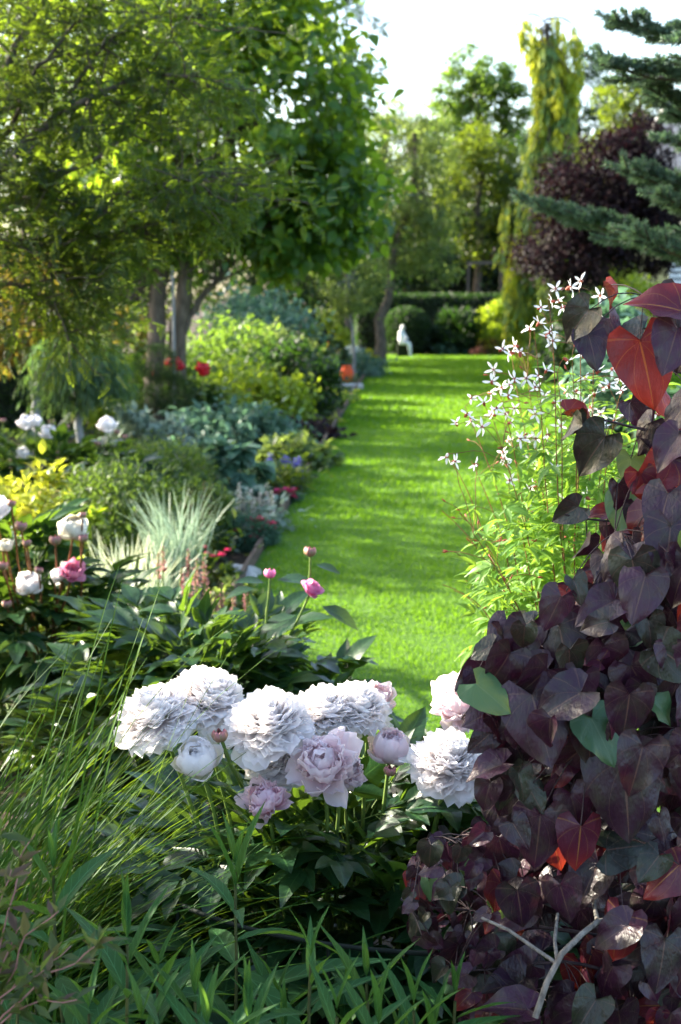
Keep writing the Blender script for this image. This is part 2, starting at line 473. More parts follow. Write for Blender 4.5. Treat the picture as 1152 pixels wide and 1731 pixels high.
M['p_cream'] = leaf_mat('cream_petal', (0.80, 0.78, 0.66), (0.86, 0.82, 0.74), (0.9, 0.85, 0.7), 0.35, 0.5, spec=0.2)
M['p_red'] = leaf_mat('red_petal', (0.45, 0.01, 0.02), (0.62, 0.02, 0.04), (0.9, 0.03, 0.04), 0.35, 0.45)
M['p_blue'] = leaf_mat('violet_blue_petal', (0.12, 0.11, 0.45), (0.22, 0.20, 0.60), (0.3, 0.3, 0.8), 0.3, 0.5)
M['p_star'] = leaf_mat('white_star_petal', (0.84, 0.84, 0.82), (0.88, 0.88, 0.86), (0.9, 0.9, 0.88), 0.35, 0.5, spec=0.2)
M['p_calyx'] = leaf_mat('red_calyx', (0.28, 0.05, 0.03), (0.42, 0.10, 0.05), None, 0.2, 0.5)
M['p_bud'] = leaf_mat('bud_green_pink', (0.16, 0.20, 0.07), (0.28, 0.16, 0.10), None, 0.15, 0.45, tipc=(0.45, 0.15, 0.18))
M['p_spike'] = leaf_mat('dusky_pink_spike', (0.35, 0.16, 0.15), (0.55, 0.30, 0.27), None, 0.3, 0.6)
M['p_spikew'] = leaf_mat('pale_spike', (0.55, 0.52, 0.48), (0.70, 0.66, 0.62), None, 0.3, 0.6)
M['p_brown'] = leaf_mat('brown_spike', (0.10, 0.045, 0.03), (0.20, 0.09, 0.05), None, 0.2, 0.6)
M['p_crim'] = leaf_mat('crimson_petal', (0.42, 0.01, 0.07), (0.58, 0.03, 0.14), (0.8, 0.05, 0.2), 0.3, 0.5)

# ------------------------------------------------------------------ setting
EDGE = lambda Y: -0.55 + (Y - 7.5) * 0.05          # lawn's left edge


def sheet(name, pts, z, mat, kind='structure', lab=None):
    g = G(); V = [(x, y, z) for x, y in pts]
    me = bpy.data.meshes.new(name); me.from_pydata(V, [], [list(range(len(V)))]); me.materials.append(mat)
    o = bpy.data.objects.new(name, me); COL.objects.link(o); o['kind'] = kind
    if lab: o['label'] = lab
    return o


sheet('ground', [(-400, -60), (400, -60), (400, 900), (-400, 900)], 0.0, M['soil'])
LAWN_Y0, LAWN_Y1 = 4.1, 38.6
sheet('lawn', [(EDGE(LAWN_Y0), LAWN_Y0), (5.0, LAWN_Y0), (8.5, 20), (8.5, LAWN_Y1), (EDGE(LAWN_Y1), LAWN_Y1)], 0.02, M['turf'])
# blades of the lawn, thinning and widening with distance
g = G()
for (y0, y1, dens, Lb, Wb) in ((4.1, 6.5, 7500, .019, .0020), (6.5, 10, 5200, .021, .0028), (10, 17, 1700, .032, .005), (17, 38.5, 620, .042, .010)):
    A = 0; n = int(dens * (y1 - y0) * ((0.27 * (y0 + y1) / 2 + 0.3) - EDGE((y0 + y1) / 2)))
    Y = R_.uniform(y0, y1, n)
    xr = np.minimum(0.255 * Y + 0.2, 8.4)
    X = EDGE(Y) + 0.02 + R_.rand(n) * (xr - EDGE(Y))
    base = np.stack([X, Y, np.full(n, .018)], -1)
    patch = np.sin(X * 3.1 + np.sin(Y * 1.7) * 2) * np.sin(Y * 2.3 + X) * .25 + .5
    hgt = Lb * R_.uniform(.6, 1.15, n) * (1 + .25 * np.sin(X * 9 + Y * 5))
    ribbons(g, base, R_.uniform(0, 2 * PI, n), R_.uniform(.05, .5, n), R_.uniform(.4, 1.5, n), hgt, np.full(n, Wb) * R_.uniform(.7, 1.2, n), 2, np.clip(patch + R_.uniform(-.4, .4, n), 0, 1))
tag(g.obj('grass', M['grass']), 'mown green grass covering the lawn', 'grass', kind='stuff')

g = G()
ys = list(np.arange(5.2, 38.2, 1.65))
for y0, y1 in zip(ys[:-1], ys[1:]):
    for _ in (0,):
        a = np.array([EDGE(y0) - .012, y0 + .006, 0]); b = np.array([EDGE(y1) - .012, y1 - .006, 0])
        c = (a + b) / 2; c[2] = .035 + R_.uniform(-.006, .006)
        g.add(*box(c, (.022, y1 - y0 - .012, .12), -math.atan(.05) + R_.uniform(-.003, .003)))
tag(g.obj('lawn_edging', M['board'], flat=True), 'low weathered timber board edging between the lawn and the flower bed', 'edging')


# ------------------------------------------------------------------ plant builders
def crown_points(c, r, n, nsub, sub, fill=0.35, flat=0.7):
    """points in clusters spread over and through an ellipsoid"""
    d = rdir(nsub)
    rad = fill + (1 - fill) * R_.rand(nsub) ** 0.45
    S = np.asarray(c) + d * rad[:, None] * np.asarray(r)
    k = R_.randint(0, nsub, n)
    off = R_.normal(size=(n, 3)) * np.array([1, 1, flat]) * sub * R_.uniform(.6, 1.1, nsub)[k][:, None] * .5
    return S[k] + off, d[k], S


def leaf_R(n, out, up=1.0, rnd=0.6, droop=0.2, outw=0.6):
    y = out * outw + rdir(n) * rnd * 1.3
    y[:, 2] -= droop
    z = np.array([0, 0, 1.0]) * up + rdir(n) * rnd + out * .3
    return basis(y, z)


def heart(nl=11, nw=8, w=.54, fold=.2, droop=.2, wave=.05, curl=.1, seed=0):
    V, D = [], []
    for i in range(nl + 1):
        v = (i / nl) ** 1.35
        wv = w * (1 - math.exp(-v / .06)) * max(0.0, 1 - v) ** .98 * (1 + 1.0 * v) + .002
        for j in range(nw + 1):
            u = 2 * j / nw - 1
            x = u * wv; y = v - .40 * abs(u) ** 1.5 * (1 - v) ** 3.5 * min(1, v / .04)
            z = fold * abs(x) - droop * v * v + wave * math.sin(v * 9 + seed + (2.2 if u > 0 else 0)) * abs(u) ** 1.5 * (1 - .4 * v) - curl * u * u * wv + .028 * math.cos(math.atan2(x, v + .05) * 14) * math.sqrt(abs(u))
            V.append((x, y, z)); D.append((u, v, 0))
    return np.array(V), np.array(D), [grid_faces(nl, nw)]


L2 = leaf2(.30, .3); L2n = leaf2(.16, .25); L2w = leaf2(.42, .3)
L_OV = leaf(4, 2, .27, .45, .25, .25)
L_BIG = leaf(5, 2, .40, .36, .22, .30, back=.1)


def tree(name, label, cat, base, trunks, crowns, T, size, lmat, bark, group=None, rnd=.6, droop=.25, nbranch=14, fill=.35, bt=.3, extra=None, fl=.7):
    """trunks: [(path, r0, r1)], crowns: [(centre, radii, n, nsub, sub)]"""
    root = thing(name, label, cat, base, group)
    g = G()
    for path, r0, r1 in trunks:
        P = np.array(path, float)
        tt = np.linspace(0, len(P) - 1, 10)
        Q = np.stack([np.interp(tt, np.arange(len(P)), P[:, k]) for k in range(3)], -1)
        Q[1:-1] += R_.normal(size=(8, 3)) * r0 * .35 * np.array([1, 1, 0])
        rr = np.linspace(r0, r1, 10); rr[0] *= 1.35
        g.add(*tube(Q, rr, 10))
    cg = G()
    for c, r, n, nsub, sub in crowns:
        P, d, S = crown_points(c, r, n, nsub, sub, fill, fl)
        keep = P[:, 2] > .05
        P, d = P[keep], d[keep]
        sz = size * R_.uniform(.6, 1.25, len(P))
        cg.scat(T, P, leaf_R(len(P), d, 1, rnd, droop), sz)
        for s in S[:nbranch]:
            pth = trunks[R_.randint(len(trunks))]
            P0 = np.array(pth[0], float)
            k = min(len(P0) - 1, R_.uniform(.55, 1) * (len(P0) - 1))
            i = int(k); p0 = P0[i] + (P0[min(i + 1, len(P0) - 1)] - P0[i]) * (k - i)
            g.add(*tube(curve(p0, s, -.08, .03, 9), np.linspace(pth[2] * bt + .006, .004, 9), 6))
    g.obj('trunk', bark, root)
    cg.obj('crown', lmat, root)
    return root


def shrub(name, label, cat, px, pytop, Y, wpx, n, T, size, lmat, depth=None, group=None, droop=.2, rnd=.6, nsub=None, sub=None, zlow=0.0, stem='darkstem', up=1.0, outw=.6, fill=.45, tail=None, leafname='foliage'):
    top = at(px, pytop, Y); x, z1 = top[0], top[2]
    rx = wpx / F_PX * Y / 2; ry = depth if depth else rx
    root = thing(name, label, cat, (x, Y, 0), group)
    g = G(); k = nsub or max(12, int(n / 40))
    c = np.array([x, Y, zlow + (z1 - zlow) * .45]); r = np.array([rx * .93, ry * .93, (z1 - zlow) * .53])
    P, d, S = crown_points(c, r, n, k, sub or rx * .35, fill)
    m = P[:, 2] > 0.01; P, d = P[m], d[m]
    g.scat(T, P, leaf_R(len(P), d, up, rnd, droop, outw), size * R_.uniform(.65, 1.25, len(P)))
    g.obj(leafname, lmat, root)
    s = G()
    for q in S[:min(len(S), 16)]:
        s.add(*tube(curve((x + R_.uniform(-.1, .1) * rx * 2, Y + R_.uniform(-.1, .1), 0.0), q, -.05, .02, 6), np.linspace(.008, .002, 6) * max(1, rx), 5))
    s.obj('stems', M[stem], root)
    return root


def box_foliage(root, c, s, n, T, size, lmat, rz=0.0, core=True, part='foliage'):
    """clipped foliage over a box: leaves on its top and sides, twiggy inside"""
    g = G(); c = np.array(c, float); s = np.array(s, float)
    areas = np.array([s[1] * s[2], s[1] * s[2], s[0] * s[2], s[0] * s[2], s[0] * s[1]])
    f = R_.choice(5, n, p=areas / areas.sum())
    uv = R_.uniform(-.5, .5, (n, 3)); nr = np.zeros((n, 3))
    for k, (ax, sg) in enumerate(((0, -1), (0, 1), (1, -1), (1, 1), (2, 1))):
        m = f == k; uv[m, ax] = .5 * sg; nr[m, ax] = sg
    P = uv * s + nr * R_.uniform(-.05, .03, (n, 1)) + R_.normal(size=(n, 3)) * .012
    Rz = rotm('Z', rz)
    P = P @ Rz.T + c; nr = nr @ Rz.T
    y = nr * .8 + rdir(n) * .9 + np.array([0, 0, .3])
    g.scat(T, P, basis(y, nr + rdir(n) * .5 + np.array([0, 0, .3])), size * R_.uniform(.6, 1.2, n))
    g.obj(part, lmat, root)
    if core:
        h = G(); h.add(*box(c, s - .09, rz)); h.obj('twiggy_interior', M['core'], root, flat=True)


# ------------------------------------------------------------------ blooms
def petal(g, az, th0, curl, L, W, cup, ruf, r0=0.0, z0=0.0, nu=4, nv=5, notch=.1, tipw=.75, rnd=.5):
    t = np.linspace(0, 1, nv + 1)
    th = th0 + curl * t
    ds = L / nv
    rr = r0 + np.concatenate([[0], np.cumsum(np.sin(th[:-1]) * ds)])
    zz = z0 + np.concatenate([[0], np.cumsum(np.cos(th[:-1]) * ds)])
    a = np.linspace(-1, 1, nu + 1)
    wv = W * (t ** .55) * (1 - (1 - tipw) * t ** 3) + W * .06
    ph = R_.rand() * 6; fr = R_.uniform(3, 6)
    V = np.zeros((nv + 1, nu + 1, 3)); D = np.zeros_like(V)
    for i in range(nv + 1):
        for j in range(nu + 1):
            u = a[j]
            ln = 1 - .16 * abs(u) ** 2.2 - notch * R_.rand() * (i == nv)
            x = u * wv[i]
            nrm = cup * u * u * wv[i] + ruf * math.sin(fr * u * 2 + ph) * t[i] ** 2.5 * W + R_.normal() * ruf * .25 * W * t[i] ** 3
            # normal towards the axis: (-cos th, sin th)
            rrr = rr[i] * (ln if i else 1) - math.cos(th[i]) * nrm
            zzz = z0 + (zz[i] - z0) * (ln if i else 1) + math.sin(th[i]) * nrm
            V[i, j] = (rrr * math.cos(az) - x * math.sin(az), rrr * math.sin(az) + x * math.cos(az), zzz)
            D[i, j] = (u, t[i], rnd)
    g.add(V, D, [grid_faces(nv, nu)])


def bloom(kind):
    g = G(); rd = math.radians
    if kind == 'full':
        n = 290
        for i in range(n):
            f = (i + .5) / n
            th = rd(4 + 104 * f ** .62) + R_.normal() * .07
            L = (.058 + .012 * f) * R_.uniform(.90, 1.08)
            petal(g, i * 2.39996 + R_.normal() * .8, th - .12 + R_.normal() * .10, rd(R_.uniform(-45, 15)), L, R_.uniform(.010, .020), .30, .22, nu=4, nv=4, notch=.20, tipw=.85, rnd=R_.rand())
        for i in range(15):
            petal(g, i * 2.4 + R_.normal() * .15, rd(R_.uniform(88, 112)), rd(R_.uniform(-35, 25)), R_.uniform(.066, .082), R_.uniform(.026, .034), .3, .16, nu=6, nv=6, notch=.05, rnd=R_.rand())
    elif kind == 'globe':
        for i in range(62):
            f = i / 61
            L = .050 + .045 * f
            petal(g, i * 2.39996, rd(25 + 62 * f), rd(-65 - 85 * f + R_.uniform(-12, 12)), L * R_.uniform(.9, 1.08), .013 + .016 * f, .42, .20 - .08 * f, nu=4, nv=6, notch=.16 - .08 * f, z0=-.03, rnd=R_.rand())
        for i in range(4):
            petal(g, i * 1.7, rd(88), rd(-80), .075, .028, .4, .1, nu=5, nv=6, z0=-.032, rnd=R_.rand())
    elif kind == 'cup':
        for i in range(70):
            f = i / 69
            petal(g, i * 2.39996, rd(6 + 30 * f), rd(R_.uniform(-30, 20)), .05 * R_.uniform(.85, 1.1), .010 + .004 * f, .5, .5, nu=3, nv=4, notch=.2, z0=-.028, rnd=R_.rand())
        for i in range(36):
            f = i / 35
            petal(g, i * 2.39996 + R_.normal() * .25, rd(50 + 38 * f), rd(-95 + 75 * f ** 3 + R_.uniform(-22, 22)), R_.uniform(.06, .086), .019 + .012 * R_.rand() * (.4 + f), .45, .22, nu=6, nv=7, notch=.14, z0=-.03, rnd=R_.rand())
    elif kind == 'loose':
        for i in range(16):
            f = i / 15
            petal(g, i * 2.39996, rd(48 + 34 * f), rd(-85 + 45 * f + R_.uniform(-15, 15)), R_.uniform(.055, .07), .025, .5, .12, nu=5, nv=6, notch=.06, z0=-.02, rnd=R_.rand())
        for i in range(14):
            petal(g, i * 2.39996, rd(20), rd(R_.uniform(-40, 0)), .045, .014, .5, .3, nu=3, nv=4, z0=-.02, rnd=R_.rand())
    return g


def bud_mesh(name, mat, r=.016):
    g = G()
    for i in range(5):
        petal(g, i * 2 * PI / 5, math.radians(95), math.radians(-165), r * 2.75, r * .85, .45, .03, nu=4, nv=7, z0=-r, tipw=.25, notch=0, rnd=R_.rand())
    for i in range(4):
        petal(g, i * 2 * PI / 4 + .4, math.radians(92), math.radians(-168), r * 2.45, r * .9, .45, .02, nu=4, nv=7, z0=-r * .95, tipw=.2, notch=0, rnd=R_.rand())
    return g.mesh(name, mat)


BL = {}


def bloom_mesh(kind, mat, var):
    key = (kind, mat, var)
    if key not in BL:
        BL[key] = bloom(kind).mesh('bloom', M[mat])
    return BL[key]


def axis_R(ax, spin=0.0):
    """columns X,Y,Z with Z along ax"""
    z = norm(np.array(ax, float)); x = norm(np.cross(z, np.array([.1, 1, .05]))); y = np.cross(z, x)
    return np.stack([x * math.cos(spin) + y * math.sin(spin), -x * math.sin(spin) + y * math.cos(spin), z], -1)


# peony leaf: nine leaflets on a stalk
PL = leaf(6, 4, .235, .42, .30, .30, wave=.10, curl=.1)
PL2 = leaf(6, 4, .19, .45, .45, .10, wave=.12, seed=2)
prt = []
for sx, ang, y, s in ((0, 0, .42, 1), (1, -.75, .22, .9), (-1, .75, .22, .9)):
    Rz = rotm('Z', ang); o = np.array([0, y, 0.0])
    e = Rz @ np.array([0, .10, 0.02])
    prt.append((PL, Rz @ rotm('X', .05), o + e, (.42 * s,) * 3))
    for q in (1, -1):
        prt.append((PL2, Rz @ rotm('Z', q * .62) @ rotm('Y', q * .25), o + e * .7, (.35 * s,) * 3))
T_PEONY = compound(prt)
sg = G(); sg.add(*tube([(0, 0, 0), (0, .22, .03), (0, .46, .0)], [.006, .005, .004], 4)); sg.add(*tube([(0, .22, .03), (.07, .30, .02)], .004, 4)); sg.add(*tube([(0, .22, .03), (-.07, .30, .02)], .004, 4))
T_PSTALK = sg.template()


def peony_foliage(root, c, r, n, size, lmat='l_peony', stalks=True, nstem=26, zmin=.06, lean=None):
    g = G(); st = G(); c = np.array(c, float); r = np.array(r, float)
    d = rdir(n); d[:, 2] = np.abs(d[:, 2]) * 1.0 - .25; d = norm(d)
    rad = R_.uniform(.45, 1.0, n) ** .7
    P = c + d * rad[:, None] * r
    P[:, 2] = np.maximum(P[:, 2], zmin)
    out = d.copy(); out[:, 2] = out[:, 2] * .3
    y = norm(out) + rdir(n) * .45; y[:, 2] += R_.uniform(-.15, .45, n)
    Rr = basis(y, np.array([0, 0, 1.0]) + rdir(n) * .35)
    s = size * R_.uniform(.75, 1.2, n)
    P0 = P - norm(y) * (s * .5)[:, None]
    g.scat(T_PEONY, P0, Rr, s)
    if stalks: st.scat(T_PSTALK, P0, Rr, s)
    for i in range(min(nstem, n)):
        b = np.array([c[0] + R_.normal() * r[0] * .2, c[1] + R_.normal() * r[1] * .2, 0])
        st.add(*tube(curve(b, P0[i], -.04, .02, 7), np.linspace(.0055, .003, 7), 6))
    g.obj('foliage', M[lmat], root)
    st.obj('stems', M['greenstem'], root)
    return P0


# ------------------------------------------------------------------ FOREGROUND: front peony
FY = 2.42
pc = at(560, 1300, FY)
peony = thing('peony_bush', 'dark leafy peony bush crowded with big white and blush blooms in front of the lawn', 'peony', (pc[0], FY, 0))
peony_foliage(peony, (pc[0], FY + .10, .36), (.52, .42, .42), 460, .27, nstem=80)
W_, B_, RS, LC = 'p_white', 'p_blush', 'p_rose', 'p_cream'
FRONT = [  # px, py, diameter px, kind, colour, depth offset, axis, var, label
    (270, 1218, 150, 'full', W_, 0, (-.35, -.6, .7), 0, None),
    (350, 1190, 148, 'full', W_, .05, (.35, -.6, .7), 1, None),
    (336, 1284, 92, 'globe', W_, -.06, (-.1, -.6, .8), 0, 'smaller round white bloom below the paired ones'),
    (455, 1232, 158, 'full', W_, -.02, (-.15, -.65, .7), 2, None),
    (470, 1290, 120, 'full', W_, .0, (-.2, -.9, .1), 0, None),
    (548, 1212, 128, 'full', W_, .08, (0, -.5, .85), 1, None),
    (600, 1205, 124, 'full', W_, .10, (.25, -.5, .8), 2, None),
    (632, 1180, 96, 'cup', B_, .16, (.4, -.4, .8), 0, 'blush bloom at the right end of the white cluster'),
    (545, 1288, 132, 'cup', B_, -.08, (-.1, -.75, .6), 1, 'pale lilac cupped bloom'),
    (588, 1300, 86, 'cup', B_, -.05, (.6, -.6, .4), 0, None),
    (447, 1352, 96, 'cup', RS, -.10, (-.3, -.6, .7), 0, 'small pink cupped bloom, lowest of all'),
    (660, 1264, 88, 'globe', B_, .06, (.05, -.3, .95), 1, 'blush globe-shaped bloom'),
    (757, 1298, 150, 'full', W_, .0, (.1, -.75, .6), 0, 'large pure white bloom beside the purple leaves'),
    (775, 1186, 120, 'cup', B_, .14, (-.1, -.5, .8), 1, 'peach-white bloom half behind purple leaves'),
    (830, 1170, 110, 'loose', B_, .12, (.1, -.5, .8), 1, None),
]
st = G()
for px, py, dia, kind, mat, dy, ax, var, lab in FRONT:
    Y = FY - .05 + dy; c = at(px, py, Y)
    nat = {'full': .142, 'globe': .104, 'cup': .118, 'loose': .115}[kind]
    s = dia / F_PX * Y / nat * (1.10 if kind == 'full' else 1.0)
    if kind == 'full': ax = (ax[0], ax[1] * .55, ax[2] + .45)
    o = part_copy(bloom_mesh(kind, mat, var), 'bloom', peony, c, axis_R(ax, R_.rand() * 6), s, lab)
    b = np.array([pc[0] + (c[0] - pc[0]) * .35, FY + .1, 0.0])
    e = c - norm(np.array(ax)) * .03 * s
    pth = curve(b, e, -.05, .01, 9)
    st.add(*tube(pth, np.linspace(.005, .0035, 9), 6))
st.obj('flower_stems', M['greenstem'], peony)
bm = bud_mesh('bud', M['p_bud'])
c = at(372, 1242, FY - .12); part_copy(bm, 'bud', peony, c, axis_R((-.1, -.1, 1)), .75)
s2 = G(); s2.add(*tube(curve(at(410, 1330, FY - .05), c, .05, .01, 7), .003, 6)); s2.obj('bud_stem', M['greenstem'], peony)
c = at(660, 1302, FY - .07); part_copy(bm, 'bud', peony, c, axis_R((.1, -.2, 1)), .6)

# a low wire support ring round the peony
ring = thing('plant_support', 'dark green wire hoop on thin legs holding up the front peony bush', 'plant support', (pc[0] + .15, FY, 0))
g = G(); a = np.linspace(0, 2 * PI, 40)
g.add(*tube(np.stack([pc[0] + .15 + .47 * np.cos(a), FY - .02 + .34 * np.sin(a), .60 + .01 * np.sin(a * 2)], -1), .004, 6)); g.obj('hoop', M['metal_dark'], ring)
for q in (-2.6, -1.9, -.9, 2.3, .6):
    g = G(); x, y = pc[0] + .15 + .47 * math.cos(q), FY - .02 + .34 * math.sin(q)
    g.add(*tube([(x, y, -.02), (x, y, .3), (x, y, .605)], .0035, 6)); g.obj('leg', M['metal_dark'], ring)

# ------------------------------------------------------------------ second peony bush, buds above it
Y2 = 3.75
c2 = at(330, 1120, Y2)
peony2 = thing('peony_bush', 'glossy leafy peony bush with one magenta bloom and two tall buds behind the white peonies', 'peony', (c2[0], Y2, 0))
peony_foliage(peony2, (c2[0], Y2, .28), (.50, .50, .54), 360, .30, nstem=50)
st = G()
c = at(526, 997, 3.55)
part_copy(bloom_mesh('loose', 'p_magenta', 0), 'bloom', peony2, c, axis_R((.45, -.35, .8)), .66, 'half-open magenta bloom')
st.add(*tube(curve(at(470, 1110, 3.6), c - np.array([0.005, 0, .015]), .03, .01, 7), .0035, 6))
for px, py, s, bx, mm in ((457, 968, .8, 448, 'p_magenta'), (525, 931, .85, 523, 'p_bud')):
    c = at(px, py, 3.6)
    part_copy(bud_mesh('bud', M[mm]) if mm == 'p_magenta' else bm, 'bud', peony2, c, axis_R((0.05, 0, 1)), s * 1.05, 'crimson-tipped tall bud' if mm == 'p_magenta' else 'tall tan bud above the bloom')
    st.add(*tube(curve(at(bx, 1090 if bx < 500 else 1000, 3.6), c - np.array([0, 0, .014]), 0, .01, 7), .0036, 6))
st.obj('flower_stems', M['greenstem'], peony2)
g = G()
for px, py, a, s in ((447, 985, 2.6, .07), (535, 955, -.2, .06), (470, 980, .3, .09), (545, 1025, -.6, .10), (500, 1040, 3.6, .10), (430, 995, 3.3, .07), (490, 1060, .9, .11)):
    g.scat(L_OV, at(px, py, 3.6)[None], basis(np.array([[math.cos(a), -.3, math.sin(a) * .5]]), np.array([[0, -.3, 1.0]])), np.array([s * 1.1]))
g.obj('upper_leaves', M['l_peony'], peony2)

# ------------------------------------------------------------------ left peony bush
Y3 = 4.75
c3 = at(55, 940, Y3)
peony3 = thing('peony_bush', 'peony bush with cream, white and pink blooms and many round buds at the left edge', 'peony', (c3[0], Y3, 0))
peony_foliage(peony3, (c3[0] - .05, Y3 + .05, .34), (.42, .45, .54), 230, .30, nstem=50)
st = G()
for px, py, dia, kind, mat, ax, lab in ((125, 893, 62, 'globe', LC, (.1, -.4, .9), 'large cream bloom'), (50, 987, 54, 'globe', W_, (0, -.5, .8), 'white bloom, lowest of the bush'), (122, 968, 60, 'loose', 'p_pink', (.2, -.6, .7), 'bright pink open bloom'),
                                        (100, 972, 32, 'globe', W_, (-.5, -.5, .6), None), (10, 922, 30, 'globe', LC, (0, -.4, .9), None), (-10, 860, 60, 'globe', W_, (0, -.4, .9), None)):
    Y = Y3 - .25; c = at(px, py, Y); s = dia / F_PX * Y / {'globe': .104, 'loose': .115}[kind]
    part_copy(bloom_mesh(kind, mat, 0), 'bloom', peony3, c, axis_R(ax, R_.rand() * 6), s, lab)
    st.add(*tube(curve((c3[0], Y3, .1), c - np.array(ax) * .02, -.04, .01, 8), .004, 6))
for px, py, s in ((36, 888, 1.1), (94, 912, 1.1), (141, 909, .9), (46, 917, .8), (5, 955, 1.0), (66, 963, .8), (12, 1020, .9), (140, 870, .7), (20, 850, .8)):
    c = at(px, py, Y3 - .3)
    part_copy(bm, 'bud', peony3, c, axis_R((R_.normal() * .2, 0, 1)), s)
    st.add(*tube(curve((c3[0] + (c[0] - c3[0]) * .6, Y3, .3), c - np.array([0, 0, .015]), -.03, .01, 7), .0035, 6))
st.obj('flower_stems', M['redstem'], peony3)

# ------------------------------------------------------------------ long grass clump, left
gc = thing('grass_clump', 'tall clump of long arching green grass blades at the left edge', 'ornamental grass', (-.80, 2.15, 0))
n = 640
g = G(); ba = np.stack([-.80 + R_.normal(size=n) * .09, 2.15 + R_.normal(size=n) * .10, np.zeros(n)], -1)
az = R_.uniform(-.10, 1.3, n)
az[:60] = R_.uniform(0, 2 * PI, 60)
ribbons(g, ba, az, R_.uniform(.08, .60, n), R_.uniform(.9, 1.75, n), R_.uniform(.70, 1.12, n), R_.uniform(.0013, .0028, n), 11, keel=.35, twist=1.0)
g.obj('blades', M['l_clump'], gc)
g = G(); n = 26
ba = np.stack([-.55 + R_.normal(size=n) * .05, 2.1 + R_.normal(size=n) * .1, np.full(n, .3)], -1)
ribbons(g, ba, R_.uniform(-.5, 1.4, n), R_.uniform(.05, .5, n), R_.uniform(.4, 1.2, n), R_.uniform(.65, .95, n), R_.uniform(.002, .0034, n), 10, keel=.3)
g.obj('seed_stalks', M['l_clump'], gc)

# ------------------------------------------------------------------ lance-leaved perennials along the bottom
LN = [leaf(8, 4, .072, .38, .45, dr, wave=.10, seed=sd_) for dr, sd_ in ((.15, 0), (.35, 1), (.55, 2))]


def lance_plant(px, pytop, Y, label, group=None, n=9, L0=.15, drop=.35):
    pytop += 12 if L0 > .155 else 30
    Y *= 1.2; L0 *= 1.2; drop *= 1.15
    top = at(px, pytop, Y); base = np.array([top[0] + R_.uniform(-.05, .05), Y + .05, 0])
    root = thing('lance_leaved_plant', label, 'perennial', base, group)
    pth = curve(base, top - np.array([0, 0, .02]), 0, .008, 12)
    s = G(); s.add(*tube(pth, np.linspace(.0042, .0022, 12), 6)); s.obj('stem', M['darkstem'], root)
    g = G(); a = R_.rand() * 3
    H = drop
    for i in range(n):
        f = i / (n - 1)                       # 0 at the tip
        p = top - np.array([0, 0, .01 + H * f ** 1.1])
        j = np.argmin(np.abs(pth[:, 2] - p[2])); p[:2] = pth[j][:2]
        L = L0 * (.42 + .75 * min(1, f * 2.2)) * R_.uniform(.85, 1.15)
        el = 1.35 - 1.25 * min(1, f * 2.6) + R_.normal() * .15
        for k in (0, 1):
            aa = a + k * PI + R_.normal() * .25
            y = np.array([math.cos(aa) * math.cos(el), math.sin(aa) * math.cos(el), math.sin(el)])
            T = LN[0 if f < .2 else R_.randint(0, 3)]
            g.scat(T, p[None], basis(y[None], np.array([[-math.cos(aa) * math.sin(el), -math.sin(aa) * math.sin(el), math.cos(el) + .25]]) + R_.normal(size=(1, 3)) * .15), np.array([L]))
        a += PI / 2 + R_.normal() * .2
    g.obj('leaves', M['l_lance'], root)
    return root


GLP = 'lance-leaved perennials along the bottom'
for px, py, Y, lab, n, L0 in (
        (90, 1445, 1.55, 'tall pointed stem with upright tip by the pinkish shrub', 10, .16),
        (398, 1440, 1.60, 'tallest stem, its long narrow leaf pointing straight up below the pink bloom', 10, .17),
        (526, 1575, 1.45, 'stem ending in three spread pointed leaves right of centre', 9, .14),
        (215, 1560, 1.42, 'stem with a long curved leaf over the bare dark soil', 9, .17),
        (268, 1590, 1.50, 'stem with a yellowish twisted tip between the tall ones', 9, .14),
        (620, 1610, 1.52, 'slim stem leaning right below the dark peony leaves', 9, .15),
        (770, 1640, 1.55, 'last stem on the right beside the purple leaves', 9, .14),
        (700, 1655, 1.45, 'short stem just left of the last one by the purple leaves', 9, .15)):
    lance_plant(px, py, Y, lab, GLP, n, L0, .34)
for px, py, Y in ((30, 1630, 1.5), (150, 1660, 1.40), (330, 1640, 1.45), (470, 1640, 1.6), (420, 1680, 1.35), (570, 1665, 1.38), (640, 1690, 1.40), (240, 1680, 1.30), (350, 1690, 1.30), (730, 1710, 1.45), (190, 1650, 1.6), (300, 1620, 1.75), (590, 1660, 1.7), (480, 1700, 1.5), (60, 1640, 1.7), (680, 1720, 1.6)):
    lance_plant(px, py, Y, 'low leafy stem in the crowded lance-leaved perennials along the bottom', GLP, 9, .15, .30)

# pinkish twiggy shrub in the corner
sp = thing('pink_tinged_shrub', 'airy shrub with pinkish twigs and small green leaves in the bottom left corner', 'shrub', (-.36, 1.3, 0))
tw = G(); lf = G()
for px, py in ((60, 1410), (20, 1470), (5, 1400), (100, 1540), (120, 1600), (40, 1560), (-20, 1500), (75, 1640), (10, 1640), (130, 1690), (185, 1590), (-10, 1580)):
    e = at(px, py, 1.52 + R_.uniform(-.06, .06)); b = at(-60 + R_.uniform(-20, 30), 1800, 1.54)
    P = curve(b, e, -.1, .03, 12); tw.add(*tube(P, np.linspace(.0015, .0006, 12), 5))
    m = 26; k = R_.uniform(3, 11, m); i = k.astype(int); Q = P[i] + (P[np.minimum(i + 1, 11)] - P[i]) * (k - i)[:, None]
    y = rdir(m) + norm(e - b) * .9
    lf.scat(leaf2(.17, .3), Q, basis(y, np.array([0, -.2, 1.0]) + rdir(m) * .5), R_.uniform(.015, .04, m))
tw.obj('twigs', M['p_spike'], sp); lf.obj('foliage', M['l_spirea'], sp)

